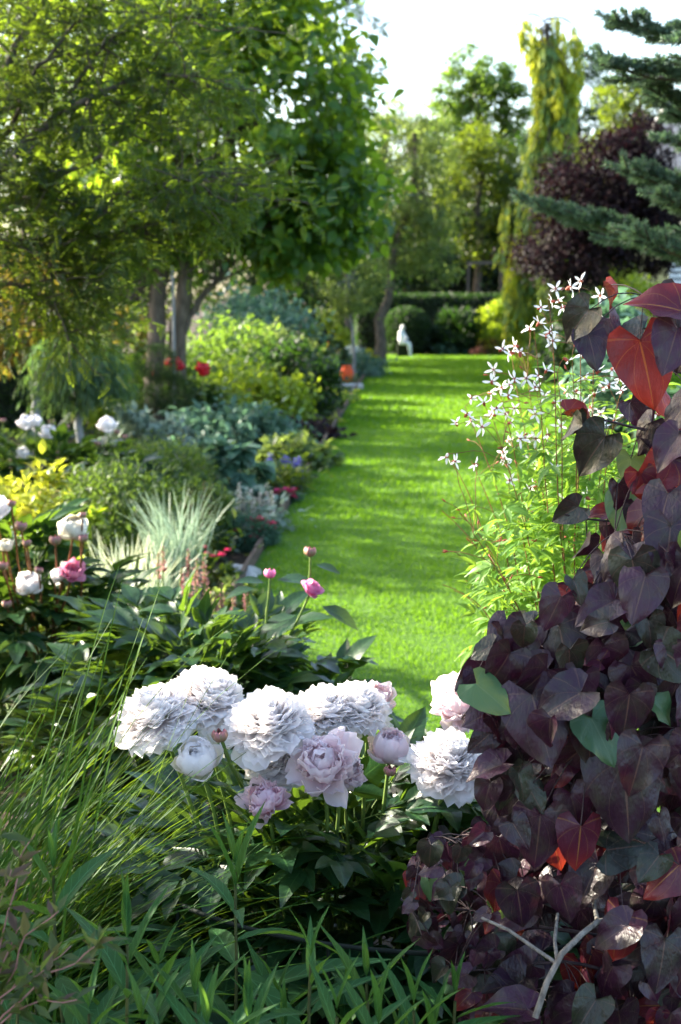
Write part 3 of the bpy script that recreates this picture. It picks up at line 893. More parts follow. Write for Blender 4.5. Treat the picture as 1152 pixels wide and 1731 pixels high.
# ------------------------------------------------------------------ purple heart-leaved redbud, right
HEART = [heart(12, 10, .52, fo, dr, wv, cu, sd_) for fo, dr, wv, sd_, cu in ((.18, .18, .05, 0, .10), (.40, .30, .07, 1, -.05), (-.05, .10, .05, 2, .15), (.9, .25, .08, 3, 0), (.30, .50, .10, 4, -.20), (.12, .38, .12, 5, .35), (.55, .42, .09, 6, .15))]
redbud = thing('redbud_tree', 'purple heart-leaved redbud filling the right side in front of the star-flowered plant', 'tree', (.78, 2.15, 0))
POLY = [(1200, 860), (1090, 910), (1010, 960), (960, 1015), (890, 1045), (850, 1080), (825, 1180), (822, 1240), (850, 1300), (850, 1400), (740, 1430), (700, 1480), (680, 1540), (720, 1610), (760, 1680), (800, 1731), (850, 1780), (1200, 1780)]
PA = np.array(POLY, float)


def inside(p, A):
    x, y = p; c = False; j = len(A) - 1
    for i in range(len(A)):
        if (A[i][1] > y) != (A[j][1] > y) and x < (A[j][0] - A[i][0]) * (y - A[i][1]) / (A[j][1] - A[i][1]) + A[i][0]:
            c = not c
        j = i
    return c


branches = []
bg_ = G()
trunk = np.array([(.80, 2.2, 0), (.78, 2.2, .4), (.76, 2.18, .8), (.80, 2.15, 1.2), (.84, 2.1, 1.6), (.82, 2.1, 1.95)])
bg_.add(*tube(trunk, [.022, .02, .018, .014, .01, .006], 10))
for px, py, Y in ((690, 1535, 1.95), (720, 1420, 1.95), (780, 1215, 2.0), (850, 1090, 2.05), (955, 870, 2.1), (950, 700, 2.1), (960, 560, 2.15), (1090, 500, 2.05), (805, 1300, 2.0), (770, 1640, 1.9), (860, 1400, 2.0), (930, 1030, 2.1), (1000, 1250, 1.9), (1060, 720, 2.1), (1040, 900, 2.0), (900, 1520, 2.0), (1040, 1420, 1.95), (860, 1680, 2.0), (1110, 620, 2.1), (1090, 1100, 2.0), (1000, 1600, 2.0)):
    e = at(px, py, Y); k = np.clip((e[2] - .45) / 1.6 * 5, .8, 4.9); i = int(k); b = trunk[i] + (trunk[i + 1] - trunk[i]) * (k - i)
    P = curve(b, e, -.10, .02, 16); branches.append(P)
    bg_.add(*tube(P, np.linspace(.006, .0012, 16), 6))
for lab, pts, r in (('pale grey forked branch', [(905, 1720, 1.74), (925, 1660, 1.75), (950, 1612, 1.76), (985, 1578, 1.79), (1010, 1558, 1.82), (1040, 1553, 1.86), (1100, 1560, 1.98), (1180, 1540, 2.1)], .0044),
                    (None, [(938, 1626, 1.76), (900, 1600, 1.78), (860, 1572, 1.80), (815, 1552, 1.84)], .0028), (None, [(942, 1622, 1.76), (938, 1590, 1.80), (943, 1545, 1.86)], .003), (None, [(1010, 1556, 1.83), (1005, 1530, 1.92), (1000, 1480, 1.95)], .0035)):
    P = np.array([at(*q) for q in pts]); g = G(); g.add(*tube(P, np.linspace(r, r * .75, len(P)), 8))
    o = g.obj('branch', M['bark_branch'], redbud)
    if lab: o['label'] = lab
BP = np.concatenate(branches)
pos, sz, ydir, zdir, mm = [], [], [], [], []


def put_leaf(px, py, Y, spx, ang=None, face=None, m=0, T=None):
    """tip direction angle in the picture plane (0 = right, 90 = down), seen centre at px,py"""
    L = spx * .80 / F_PX * Y
    if ang is None: ang = R_.normal(105, 32)
    a = math.radians(ang)
    y = np.array([math.cos(a), R_.uniform(-.45, .25), -math.sin(a)])
    z = np.array([R_.normal() * .38 - .1, -.75, .55 + R_.normal() * .3]) if face is None else np.array(face, float)
    c = at(px, py, Y); b = c - norm(y) * L * .45
    pos.append(b); sz.append(L); ydir.append(y); zdir.append(z); mm.append((m, (0, 1, 2, 4, 5, 6)[R_.randint(0, 6)] if T is None else T))


# leaves one can pick out in the photo
for a in ((975, 548, 2.0, 88, 130, None, 0, 1), (1003, 592, 2.0, 80, 75, None, 0, 0), (1095, 628, 2.02, 150, 75, (.1, -.9, -.1), 3, 0), (1112, 512, 1.98, 120, 200, (-.3, -.5, .8), 3, 1), (1135, 590, 1.95, 105, 110, None, 0, 0), (1060, 580, 2.1, 100, 140, None, 0, 2),
          (965, 722, 2.05, 62, 100, (.8, -.4, .2), 0, 3), (985, 706, 2.08, 70, 10, (.1, -.3, .9), 1, 3), (1000, 768, 2.05, 108, 125, (-.3, -.8, .3), 0, 1), (1066, 800, 2.1, 70, 95, None, 2, 0), (958, 868, 2.1, 66, 150, None, 0, 1), (1014, 868, 2.12, 58, 185, (-.2, -.5, .8), 1, 1),
          (1050, 868, 2.05, 80, 100, None, 2, 0), (1110, 800, 2.0, 110, 140, None, 3, 1), (1130, 760, 1.95, 90, 130, None, 0, 1), (1090, 740, 2.1, 80, 110, None, 0, 2), (1145, 700, 2.05, 90, 130, None, 0, 0), (1120, 870, 1.95, 110, 110, None, 0, 0), (1085, 890, 2.0, 90, 120, (-.2, -.4, .8), 1, 1),
          (1130, 930, 1.9, 120, 100, None, 0, 0), (1040, 560, 2.12, 70, 60, None, 0, 2), (1146, 530, 2.0, 100, 100, None, 0, 0), (1075, 700, 2.15, 60, 60, None, 0, 1), (985, 925, 2.1, 55, 110, (.7, -.5, .2), 0, 3), (1030, 500, 2.1, 50, 60, (.5, -.4, .6), 1, 3),
          (800, 1145, 1.98, 85, 155, None, 0, 1), (805, 1160, 1.95, 62, 95, (-.1, -.6, .7), 0, 1), (825, 1205, 1.93, 115, 160, None, 0, 0), (880, 1090, 1.95, 95, 110, None, 0, 1), (915, 1230, 1.85, 165, 75, (0, -.95, .2), 0, 2), (928, 1238, 1.80, 75, 95, (-.3, -.5, .8), 0, 3),
          (1020, 1250, 1.85, 115, 60, None, 2, 0), (1060, 1210, 1.78, 112, 95, (0, -.9, .3), 0, 0), (1078, 1300, 1.72, 118, 105, (.1, -.6, .8), 0, 1), (1060, 1350, 1.85, 190, 85, (0, -.95, .1), 0, 2), (880, 1160, 1.95, 110, 85, None, 0, 0), (945, 1190, 1.84, 120, 155, (-.2, -.7, .7), 0, 1),
          (820, 1300, 1.9, 90, 165, (-.1, -.4, .9), 0, 1), (850, 1330, 1.92, 95, 105, None, 0, 1), (1000, 1290, 1.9, 60, 130, None, 0, 1), (910, 1420, 1.88, 130, 95, (0, -.9, .3), 0, 0), (880, 1535, 1.85, 105, 80, (0, -.9, .3), 0, 0), (955, 1525, 1.86, 95, 75, None, 0, 2),
          (1035, 1580, 1.8, 95, 150, (-.2, -.7, .7), 0, 1), (1120, 1630, 1.82, 120, 100, None, 0, 0), (850, 1535, 1.95, 75, 75, None, 2, 1), (755, 1505, 1.9, 62, 160, None, 0, 1), (765, 1620, 1.95, 85, 110, None, 0, 0), (850, 1665, 1.9, 95, 195, (-.2, -.3, .9), 0, 1), (855, 1700, 1.85, 110, 190, (-.1, -.3, .9), 0, 1),
          (900, 1125, 1.97, 75, 120, None, 3, 1), (935, 1060, 2.0, 105, 115, None, 0, 0), (1010, 1030, 1.9, 100, 160, None, 0, 1), (1075, 985, 1.9, 115, 80, None, 0, 2)):
    put_leaf(*a)
tries = 0; placed = [(p[0], p[1]) for p in ()]
cnt = 0
while cnt < 440 and tries < 9000:
    tries += 1
    p = (R_.uniform(670, 1190), R_.uniform(880, 1760))
    if not inside(p, PA): continue
    small = p[0] < 830 and p[1] > 1380
    s = R_.uniform(30, 62) if small else R_.uniform(46, 118) 
    if any((p[0] - q[0]) ** 2 + (p[1] - q[1]) ** 2 < ((15 if small else 21)) ** 2 for q in placed): continue
    if any((p[0] - q[0]) ** 2 + (p[1] + 25 - q[1]) ** 2 < 52 ** 2 for q in ((918, 1690), (935, 1645), (960, 1605), (990, 1575), (1040, 1553))): continue
    placed.append(p); cnt += 1
    r = R_.rand(); m = 1 if r < .012 else (2 if r < .045 else (3 if r < .13 else 0))
    put_leaf(p[0], p[1], R_.uniform(1.86, 2.12), s, m=m, T=3 if (small and R_.rand() < .3) else None)
for _ in range(150):           # deeper layer
    p = (R_.uniform(700, 1200), R_.uniform(900, 1780))
    if inside(p, PA): put_leaf(p[0] + 8, p[1], R_.uniform(2.15, 2.5), R_.uniform(60, 110), m=2 if R_.rand() < .15 else 0)
for _ in range(46):           # sparse upper right
    p = (R_.uniform(1030, 1190), R_.uniform(500, 980))
    if p[0] > 1152 - (p[1] - 480) * .30 - 10: put_leaf(p[0], p[1], R_.uniform(2.0, 2.3), R_.uniform(45, 95), m=(1, 3, 3, 0, 0, 0, 0)[R_.randint(7)])
for a in ((815, 1100, 1.95, 60, 150), (845, 1075, 1.97, 80, 120), (812, 1255, 1.92, 66, 140), (822, 1345, 1.9, 70, 110), (735, 1420, 1.93, 34, 170), (712, 1445, 1.93, 36, 150), (697, 1480, 1.93, 34, 120), (688, 1515, 1.93, 32, 130), (702, 1575, 1.93, 60, 110), (725, 1470, 1.92, 50, 160)):
    put_leaf(*a)
pos, sz, ydir, zdir = map(np.array, (pos, sz, ydir, zdir)); mm = np.array(mm)
RB = basis(ydir, zdir)
for m, (mat, nm) in enumerate((('l_redbud', 'foliage'), ('l_redbud_red', 'red_foliage'), ('l_redbud_green', 'green_foliage'), ('l_redbud_glow', 'glowing_foliage'))):
    g = G()
    for t in range(7):
        k = (mm[:, 0] == m) & (mm[:, 1] == t)
        g.scat(HEART[t], pos[k], RB[k], sz[k])
    o = g.obj(nm, M[mat], redbud)
    if m == 1: o['label'] = 'red and orange leaves with a backlit glow painted into their colour'
    if m == 2: o['label'] = 'greener heart-shaped leaves'
    if m == 3: o['label'] = 'purple leaves with a backlit glow painted red towards the tip'
g = G()
for p in pos:
    j = np.argmin(((BP - p) ** 2).sum(1) + (BP[:, 2] < p[2] - .02) * .003)
    if np.linalg.norm(BP[j] - p) < .13: bg_.add(*tube(curve(BP[j], p, -.12, .0, 5), .0009, 4))
bg_.obj('trunk', M['twig'], redbud)

# ------------------------------------------------------------------ star-flowered plant
gill = thing('star_flower_plant', 'airy plant with red wiry stems and small white star flowers beside the lawn', 'perennial', (.46, 2.75, 0))
stars = []
for s_ in range(6):
    g = G()
    for i in range(5 if s_ % 3 else 4):
        petal(g, i * 2 * PI / 5 + R_.normal() * .12, math.radians(R_.uniform(45, 98)), math.radians(R_.uniform(-35, 70)), .0150 * R_.uniform(.75, 1.15), .0030, -.3, .1, r0=.001, nu=2, nv=4, notch=0, tipw=.35, rnd=R_.rand())
    V, D, F = tube([(0, 0, -.008), (0, 0, -.004), (0, 0, .001)], [.0012, .0028, .0022], 6); g.add(V, D, F, 1)
    stars.append(g.mesh('flower', [M['p_star'], M['p_calyx']]))
SF = [(982, 475), (940, 488), (965, 485), (945, 507), (915, 520), (933, 510), (950, 520), (912, 545), (895, 555), (924, 570), (935, 576), (870, 585), (862, 597), (850, 590), (880, 595), (968, 535), (1015, 500), (1020, 545), (1035, 552), (925, 625), (835, 625), (832, 645), (870, 640), (862, 650), (830, 665), (818, 680), (860, 668), (797, 673), (790, 700), (797, 712), (772, 715), (832, 700), (855, 700), (865, 715), (815, 722), (848, 655), (910, 635), (755, 773), (770, 780), (803, 785), (888, 740), (880, 742), (860, 745), (850, 765), (852, 775), (900, 740), (906, 742), (895, 775), (860, 785), (862, 812), (915, 805), (895, 822), (902, 825), (893, 860), (955, 845), (990, 840), (985, 870), (920, 670), (940, 680), (960, 662), (975, 660), (985, 680), (990, 640), (1000, 690), (1020, 655), (1030, 650), (1035, 625), (1010, 625), (1050, 660), (1060, 700), (1085, 690), (1040, 710), (1075, 715), (1020, 720), (1140, 680), (1100, 720), (1048, 640), (930, 560), (1110, 700), (1145, 740), (985, 600), (960, 610), (1005, 665), (1062, 640), (1090, 650), (1015, 700), (948, 720), (925, 735), (870, 690), (905, 700), (940, 790), (905, 655), (890, 640), (840, 690), (1068, 640)]
ends = [(983, 480), (925, 505), (865, 590), (836, 640), (790, 690), (757, 775), (800, 780), (752, 985), (1015, 505), (890, 640), (940, 630), (1000, 640), (1050, 645), (1090, 690), (1140, 720), (765, 1000), (900, 740), (852, 760), (970, 600), (748, 860), (775, 935), (860, 850), (960, 850), (900, 560), (800, 900), (820, 990), (1030, 720), (780, 865)]
st = G(); sp_ = []; lf = G()
for (px, py) in ends:
    Y = R_.uniform(2.5, 3.0); e = at(px, py, Y); b = np.array([.46 + R_.normal() * .04, 2.75 + R_.normal() * .05, 0])
    mid = at(960 + (px - 930) * .16 + R_.normal() * 8, 1130, (Y + 2.75) / 2)
    t = np.linspace(0, 1, 22)[:, None]; P = (1 - t) ** 2 * b + 2 * t * (1 - t) * (mid * 1.0 + np.array([0, 0, .12])) + t ** 2 * e
    P += np.sin(t * 14 + R_.rand(3) * 6) * .004
    sp_.append(P); st.add(*tube(P, np.linspace(.0026, .0007, 22), 5))
SP = np.concatenate([P[9:] for P in sp_])
n = len(SF)
for i, (px, py) in enumerate(SF):
    Y = R_.uniform(2.5, 2.95); c = at(px, py, Y)
    ax = np.array([R_.normal() * .6 - .2, -.6 + R_.normal() * .35, .35 + R_.normal() * .5])
    part_copy(stars[i % 6], 'flower', gill, c, axis_R(ax, R_.rand() * 6), R_.uniform(1.0, 1.4))
    dd = ((SP - c) ** 2).sum(1) + np.clip(SP[:, 2] - c[2] + .015, 0, 1) * .3
    q = SP[np.argmin(dd)]
    st.add(*tube(curve(q, c - norm(ax) * .008, -.10, .02, 6), .00065, 4))
bd = G(); bd.add(*tube([(0, 0, 0), (0, 0, .004), (0, 0, .010)], [.0010, .0021, .0006], 6)); bdm = bd.mesh('flower_bud', M['p_calyx'])
for _ in range(85):           # unopened buds and spent heads on side stalks
    P = sp_[R_.randint(len(sp_))]; p = P[R_.randint(13, 22)]; q = p + np.array([R_.normal() * .03, R_.normal() * .02, R_.uniform(.0, .04)])
    st.add(*tube(curve(p, q, -.1, .03, 5), .0006, 4)); d = norm(q - p)
    part_copy(bdm, 'flower_bud', gill, q, axis_R(d), 1.0)
LG = leaf(6, 4, .15, .42, .35, .3, wave=.12)
tri = compound([(LG, np.eye(3), (0, .05, 0), (1, 1, 1)), (LG, rotm('Z', .95), (0, .03, 0), (.8,) * 3), (LG, rotm('Z', -.95), (0, .03, 0), (.8,) * 3)])
LP = []
for P in sp_:
    for _ in range(17): LP.append(P[R_.randint(6, 19)] + R_.normal(size=3) * .004)
for _ in range(330):
    px, py = max(800, R_.normal(925, 60)), R_.uniform(850, 1120)
    LP.append(at(px, py, R_.uniform(2.55, 3.0)))
for _ in range(330):
    LP.append(at(R_.uniform(900, 1130), R_.uniform(740, 1000), R_.uniform(2.7, 3.1)))
for _ in range(140):
    LP.append(at(R_.uniform(870, 1120), R_.uniform(630, 860), R_.uniform(2.7, 3.1)))
LP = np.array(LP); y = rdir(len(LP)) * np.array([1, 1, .4]); y[:, 0] -= .25
lf.scat(tri, LP, basis(y, np.array([0, -.1, 1.0]) + rdir(len(LP)) * .45), R_.uniform(.028, .058, len(LP)))
st.obj('stems', M['redstem'], gill); lf.obj('foliage', M['l_gill'], gill)
# green leafy plant peeping through low on the right
gp = thing('leafy_perennial', 'light green leafy perennial seen low through the gaps of the purple redbud', 'perennial', (.62, 2.5, 0))
g = G(); m = 170; P = np.stack([R_.normal(.60, .14, m), R_.normal(2.55, .1, m), R_.uniform(.1, .75, m)], -1)
g.scat(tri, P, basis(rdir(m) * np.array([1, 1, .4]), np.array([0, -.2, 1.0]) + rdir(m) * .4), R_.uniform(.05, .085, m)); g.obj('foliage', M['l_gill'], gp)
g = G()
for p in P[:30]: g.add(*tube(curve((.6 + R_.normal() * .04, 2.52, 0), p, -.04, .01, 6), .002, 5))
g.obj('stems', M['greenstem'], gp)

# ------------------------------------------------------------------ left bed, near to far


def striped(px, pytop, Y, wpx, n, mat, label, W=.004):
    c = at(px, pytop, Y); rx = wpx / F_PX * Y / 2
    root = thing('striped_grass', label, 'ornamental grass', (c[0], Y, 0))
    g = G(); ba = np.stack([c[0] + R_.normal(size=n) * rx * .22, Y + R_.normal(size=n) * rx * .22, np.zeros(n)], -1)
    ribbons(g, ba, R_.uniform(0, 2 * PI, n), R_.uniform(0, .22, n), R_.uniform(.2, 1.3, n), c[2] * R_.uniform(.55, 1.05, n), np.full(n, W) * R_.uniform(.7, 1.2, n), 7, keel=.3, twist=1)
    g.obj('blades', mat, root)
    return root


striped(215, 895, 5.7, 175, 260, M['l_stripe'], 'cream-striped upright grass clump behind the second peony bush', .0048)
striped(300, 818, 7.2, 130, 230, M['l_stripe2'], 'grey-green striped grass clump taller and behind the cream-striped one', .0042)


def spikes(name, label, cat, pts, Y, mat, r=.012, L=.10, leafmat=None, base=None, stemmat='greenstem', sub='flower_spike', dy=.3):
    xs = np.mean([p[0] for p in pts]); c = at(xs, pts[0][1], Y)
    root = thing(name, label, cat, (c[0], Y, 0)); st = G()
    for px, py in pts:
        Yk = Y + R_.uniform(-dy, dy) * .5
        top = at(px, py, Yk); b = np.array([top[0] + R_.normal() * .03, Yk + R_.normal() * .03, 0])
        st.add(*tube(curve(b, top, 0, .01, 6), .003, 5))
        g = G(); m = 60; t = R_.rand(m); Q = top + np.stack([np.zeros(m), np.zeros(m), -L * t], -1)
        d = rdir(m); d[:, 2] = np.abs(d[:, 2]) * .6
        g.scat(L2w, Q, basis(d, np.array([0, 0, 1.0]) + rdir(m) * .3), r * (1.5 - .8 * (1 - t)) * R_.uniform(.8, 1.2, m))
        g.obj(sub, mat, root)
    st.obj('stems', M[stemmat], root)
    if leafmat:
        m = 240; g = G(); P = np.stack([c[0] + R_.normal(size=m) * .13, Y + R_.normal(size=m) * .12, np.abs(R_.normal(size=m)) * .10 + .03], -1)
        g.scat(L_OV, P, leaf_R(m, norm(P - np.array([c[0], Y, 0])), 1, .5, .1), R_.uniform(.04, .09, m)); g.obj('foliage', leafmat, root)
    return root


spikes('pink_spike_plant', 'low plant with dusky pink flower spikes beside the striped grass', 'perennial', [(318, 930), (333, 945), (345, 940), (330, 960), (308, 960), (350, 965), (374, 985), (322, 985), (276, 925), (268, 935), (415, 990), (365, 1000), (395, 1000)], 5.0, M['p_spike'], .013, .10, M['l_mid'])
spikes('silver_spike_plant', 'silvery woolly plant with pale upright flower spikes near the lawn edge', 'perennial', [(405, 818), (418, 825), (440, 822), (452, 816), (412, 840), (430, 842), (447, 845), (460, 830), (424, 830)], 9.6, M['p_spikew'], .024, .17, M['l_silver'])
spikes('blue_spike_plant', 'clump of violet-blue flower spikes close to the lawn edge', 'perennial', [(480, 770), (485, 780), (492, 788), (498, 795), (503, 772), (488, 775), (458, 768), (495, 780), (500, 785), (506, 778)], 12.0, M['p_blue'], .05, .24, M['l_mid'])
spikes('brown_spike_plant', 'dark foliage with rusty brown flower spikes in the middle of the bed', 'perennial', [(323, 830), (345, 815), (348, 838), (325, 850), (342, 850), (355, 825), (312, 842)], 8.6, M['p_brown'], .02, .2, M['l_mid'])
spikes('brown_spike_plant', 'rust-coloured upright flower spikes further back above blue-green leaves', 'perennial', [(380, 710), (395, 705), (415, 712), (420, 720), (365, 715), (345, 712), (402, 730)], 15.5, M['p_brown'], .035, .3, M['l_blue'])

shrub('cushion_plant', 'tight blue-green cushion dotted with crimson flowers at the lawn edge', 'perennial', 412, 878, 9.0, 112, 6500, L2n, .03, M['l_cush'], rnd=.5, nsub=400, sub=.05, fill=.9, outw=1.2)
SHD = [o for o in COL.objects if o.name.startswith('cushion_plant')][-1]


def dots(root, pxs, Y, mat, r=.012, name='flower'):
    g0 = G(); m = 14
    g0.scat(L2w, np.zeros((m, 3)), basis(rdir(m) * np.array([1, 1, .4]) + np.array([0, 0, .3]), np.array([0, 0, 1.0]) + rdir(m) * .3), np.full(m, 1.0)); me = g0.mesh('flower', mat)
    for px, py in pxs: part_copy(me, name, root, at(px, py, Y), None, r * R_.uniform(.8, 1.3))


dots(SHD, [(431, 893), (445, 898), (397, 898), (390, 910), (430, 908), (455, 885), (443, 880), (450, 890), (460, 893), (440, 878), (462, 884), (425, 880), (436, 883)], 9.0, M['p_crim'], .028)
c_ = shrub('cushion_plant', 'small blue-green cushion with a few crimson flowers further along the lawn edge', 'perennial', 478, 834, 10.9, 56, 2200, L2n, .035, M['l_cush'], rnd=.5, nsub=150, sub=.05, fill=.9, outw=1.2)
dots(c_, [(470, 830), (485, 828), (492, 832), (495, 840), (468, 835), (498, 828)], 10.8, M['p_crim'], .035)
shrub('magenta_flowered_plant', 'small plant with magenta flowers by the bare soil at the lawn edge', 'perennial', 366, 938, 7.6, 60, 500, L_OV, .05, M['l_mid'], zlow=0)
dots([o for o in COL.objects if o.name.startswith('magenta_flowered')][-1], [(350, 935), (360, 940), (375, 938), (345, 925), (385, 930)], 7.4, M['p_crim'], .022)
shrub('low_herb', 'bright low green herb between the pink spikes and the timber edging', 'perennial', 400, 975, 6.9, 80, 900, L_OV, .04, M['l_light'])
# stones in the bed
for (px, py, Y, s, lab) in ((398, 945, 8.0, .13, 'flat pale rock lying on the soil by the timber edging'), (417, 957, 7.9, .07, 'smaller pale rock beside the flat rock on the soil')):
    c = at(px, py, Y); bmx = G(); nu, nv = 14, 8; V = []; D = []
    ph = R_.rand(4) * 6
    for i in range(nv + 1):
        for j in range(nu + 1):
            th, a = i / nv * PI, j / nu * 2 * PI
            rr = 1 + .14 * math.sin(3 * a + ph[0]) * math.sin(th) + .1 * math.sin(5 * a + 2 * th + ph[1]) * math.sin(th)
            V.append((c[0] + s * rr * math.sin(th) * math.cos(a), Y + s * .7 * rr * math.sin(th) * math.sin(a), .03 + s * .38 * rr * math.cos(th))); D.append((0, 0, .5))
    bmx.add(V, D, [grid_faces(nv, nu)]); tag(bmx.obj('garden_rock', M['stone']), lab, 'rock')

shrub('hosta', 'blue-green hosta mound in the middle of the border', 'hosta', 392, 742, 11.0, 95, 460, L_BIG, .13, M['l_blue'], droop=.5, rnd=.4, fill=.6)
shrub('feathery_shrub', 'soft mid-green mound just above the small crimson cushion', 'shrub', 460, 800, 11.4, 120, 2600, L2n, .07, M['l_mid'], rnd=.5)
shrub('leafy_perennial', 'green leafy clump around the blue flower spikes', 'perennial', 505, 748, 13.2, 120, 1500, L_OV, .10, M['l_light'])
shrub('dark_purple_perennial', 'low dark purple foliage close to the far lawn edge', 'perennial', 512, 722, 16.2, 120, 1300, L_OV, .10, M['l_purple'], depth=.9)
shrub('low_yellow_plant', 'low bright yellow plant at the lawn edge beyond the purple foliage', 'perennial', 560, 713, 17.8, 46, 350, L_OV, .07, M['l_gold'])
shrub('low_lime_plant', 'flat lime-yellow carpet plant between stone slab and purple foliage', 'perennial', 562, 672, 22, 95, 1300, L_OV, .09, M['l_lime'], depth=1.6)
shrub('fern_clump', 'light green ferny perennial clump left of the hosta', 'perennial', 262, 755, 10.2, 190, 9000, leaf2(.14, .3), .055, M['l_fern'], depth=.9, rnd=.5)
shrub('fern_clump', 'mid green leafy clump in front of the hosta behind the striped grass', 'perennial', 340, 812, 9.0, 105, 5200, leaf2(.14, .3), .05, M['l_fern'], depth=.5, rnd=.5)
shrub('silver_shrub', 'silvery grey-green leafy mound behind the white peonies', 'shrub', 225, 690, 12.4, 120, 1500, L_OV, .09, M['l_silver'])
shrub('silver_shrub', 'smaller silvery mound just right of the larger silver one', 'shrub', 288, 706, 12.9, 80, 900, L_OV, .08, M['l_silver'])
shrub('golden_maple', 'low golden-yellow maple shrub glowing above the left peony blooms', 'shrub', 45, 772, 6.4, 200, 2600, L_OV, .06, M['l_gold'], depth=.35, rnd=.5, droop=.35)
shrub('golden_maple', 'arching yellow-green leafy sprays right of the golden maple', 'shrub', 150, 822, 6.0, 110, 500, L_OV, .06, M['l_lime'], depth=.3, rnd=.5, droop=.35)
# back white peonies
Y5 = 9.6
c5 = at(110, 760, Y5)
p5 = thing('peony_bush', 'wide peony bush with four white blooms in front of the two young grey trunks', 'peony', (c5[0], Y5, 0))
peony_foliage(p5, (c5[0] - .1, Y5, .28), (.85, .6, .42), 230, .34, nstem=40)
st = G()
for px, py, dia, lab in ((45, 715, 34, None), (82, 731, 32, None), (182, 719, 36, 'white bloom furthest right'), (40, 768, 30, None), (60, 712, 26, None)):
    c = at(px, py, Y5 - .1); part_copy(bloom_mesh('globe', W_, 0), 'bloom', p5, c, axis_R((0, -.4, .9), R_.rand() * 6), dia / F_PX * Y5 / .104 * 1.0, lab); st.add(*tube(curve((c[0], Y5, .2), c, 0, .01, 6), .005, 5))
for px, py in ((95, 776), (95, 765), (87, 712), (198, 730), (211, 738), (112, 721), (5, 710), (165, 750)):
    c = at(px, py, Y5 - .1); part_copy(bm, 'bud', p5, c, None, 1.2); st.add(*tube(curve((c[0], Y5, .25), c, 0, .01, 6), .004, 5))
st.obj('flower_stems', M['greenstem'], p5)
shrub('underplanting', 'dark green foliage mass left of the fern clump', 'perennial', 190, 790, 8.2, 260, 8000, leaf2(.16, .3), .055, M['l_fern'], depth=.6, rnd=.6)

# ------------------------------------------------------------------ small trees of the left bed
def trunkpath(px0, py0, px1, py1, Y):
    a, b = at(px0, py0, Y), at(px1, py1, Y)
    return [(a[0], Y, 0.0), tuple((a * .6 + b * .4)), tuple(b)]


YW = 12.2
b = at(137, 760, YW)
tree('weeping_tree', 'small weeping tree with feathery green crown on a slim grey trunk', 'tree', (b[0], YW, 0), [(trunkpath(140, 760, 127, 630, YW), .042, .03)],
     [(at(130, 625, YW), (.42, .36, .30), 3400, 70, .14)], leaf2(.08, .2), .12, M['l_weepgreen'], M['bark_grey'], droop=1.0, rnd=.45, nbranch=10)
YB = 13.5
b = at(66, 720, YB)
tree('bronze_leaved_tree', 'young tree with bronze-yellow leaves and a smooth grey trunk by the dark hedge', 'tree', (b[0], YB, 0), [(trunkpath(66, 730, 50, 570, YB), .05, .035)],
     [(at(30, 520, YB), (.62, .5, .55), 3600, 80, .22)], L2, .075, M['l_bronze'], M['bark_grey'], droop=.5, rnd=.6, nbranch=10)
YT = 15.0
pin = at(262, 612, YT)
root = thing('cloud_pine', 'small dark clipped pine with round needle pads behind the silver mound', 'tree', (pin[0], YT, 0))
g = G(); g.add(*tube([(pin[0] + .05, YT, 0), (pin[0], YT, .5), (pin[0], YT, .9)], [.045, .035, .02], 8)); g.obj('trunk', M['bark'], root)
for k, (px, py, r) in enumerate(((262, 612, .22), (250, 655, .32), (290, 662, .24), (232, 680, .22))):
    c = at(px, py, YT); g = G(); m = 1500; d = rdir(m)
    g.scat(leaf2(.05, .1), c + d * np.array([r, r, r * .75]) * R_.uniform(.7, 1, (m, 1)), basis(d + rdir(m) * .5, rdir(m)), R_.uniform(.05, .08, m)); g.obj('crown', M['l_dark'], root)
# red flowers
rp = thing('peony_bush', 'peony bush with deep red blooms in front of the twin trunks', 'peony', (at(320, 700, 15.6)[0], 15.6, 0))
rc = at(318, 650, 15.6)
peony_foliage(rp, (rc[0], 15.8, .35), (.42, .35, .38), 60, .36, nstem=20)
st = G()
for px, py, d, lab in ((293, 614, 30, 'red bloom before the left trunk'), (343, 622, 27, 'round red bloom furthest right'), (304, 620, 20, None), (262, 633, 12, None), (345, 630, 20, None)):
    c = at(px, py, 15.4); part_copy(bloom_mesh('globe', 'p_red', 0), 'bloom', rp, c, axis_R((0, -.3, 1)), d / F_PX * 15.4 / .104, lab); st.add(*tube(curve((c[0], 15.6, .3), c, 0, .01, 6), .008, 5))
st.obj('flower_stems', M['greenstem'], rp)

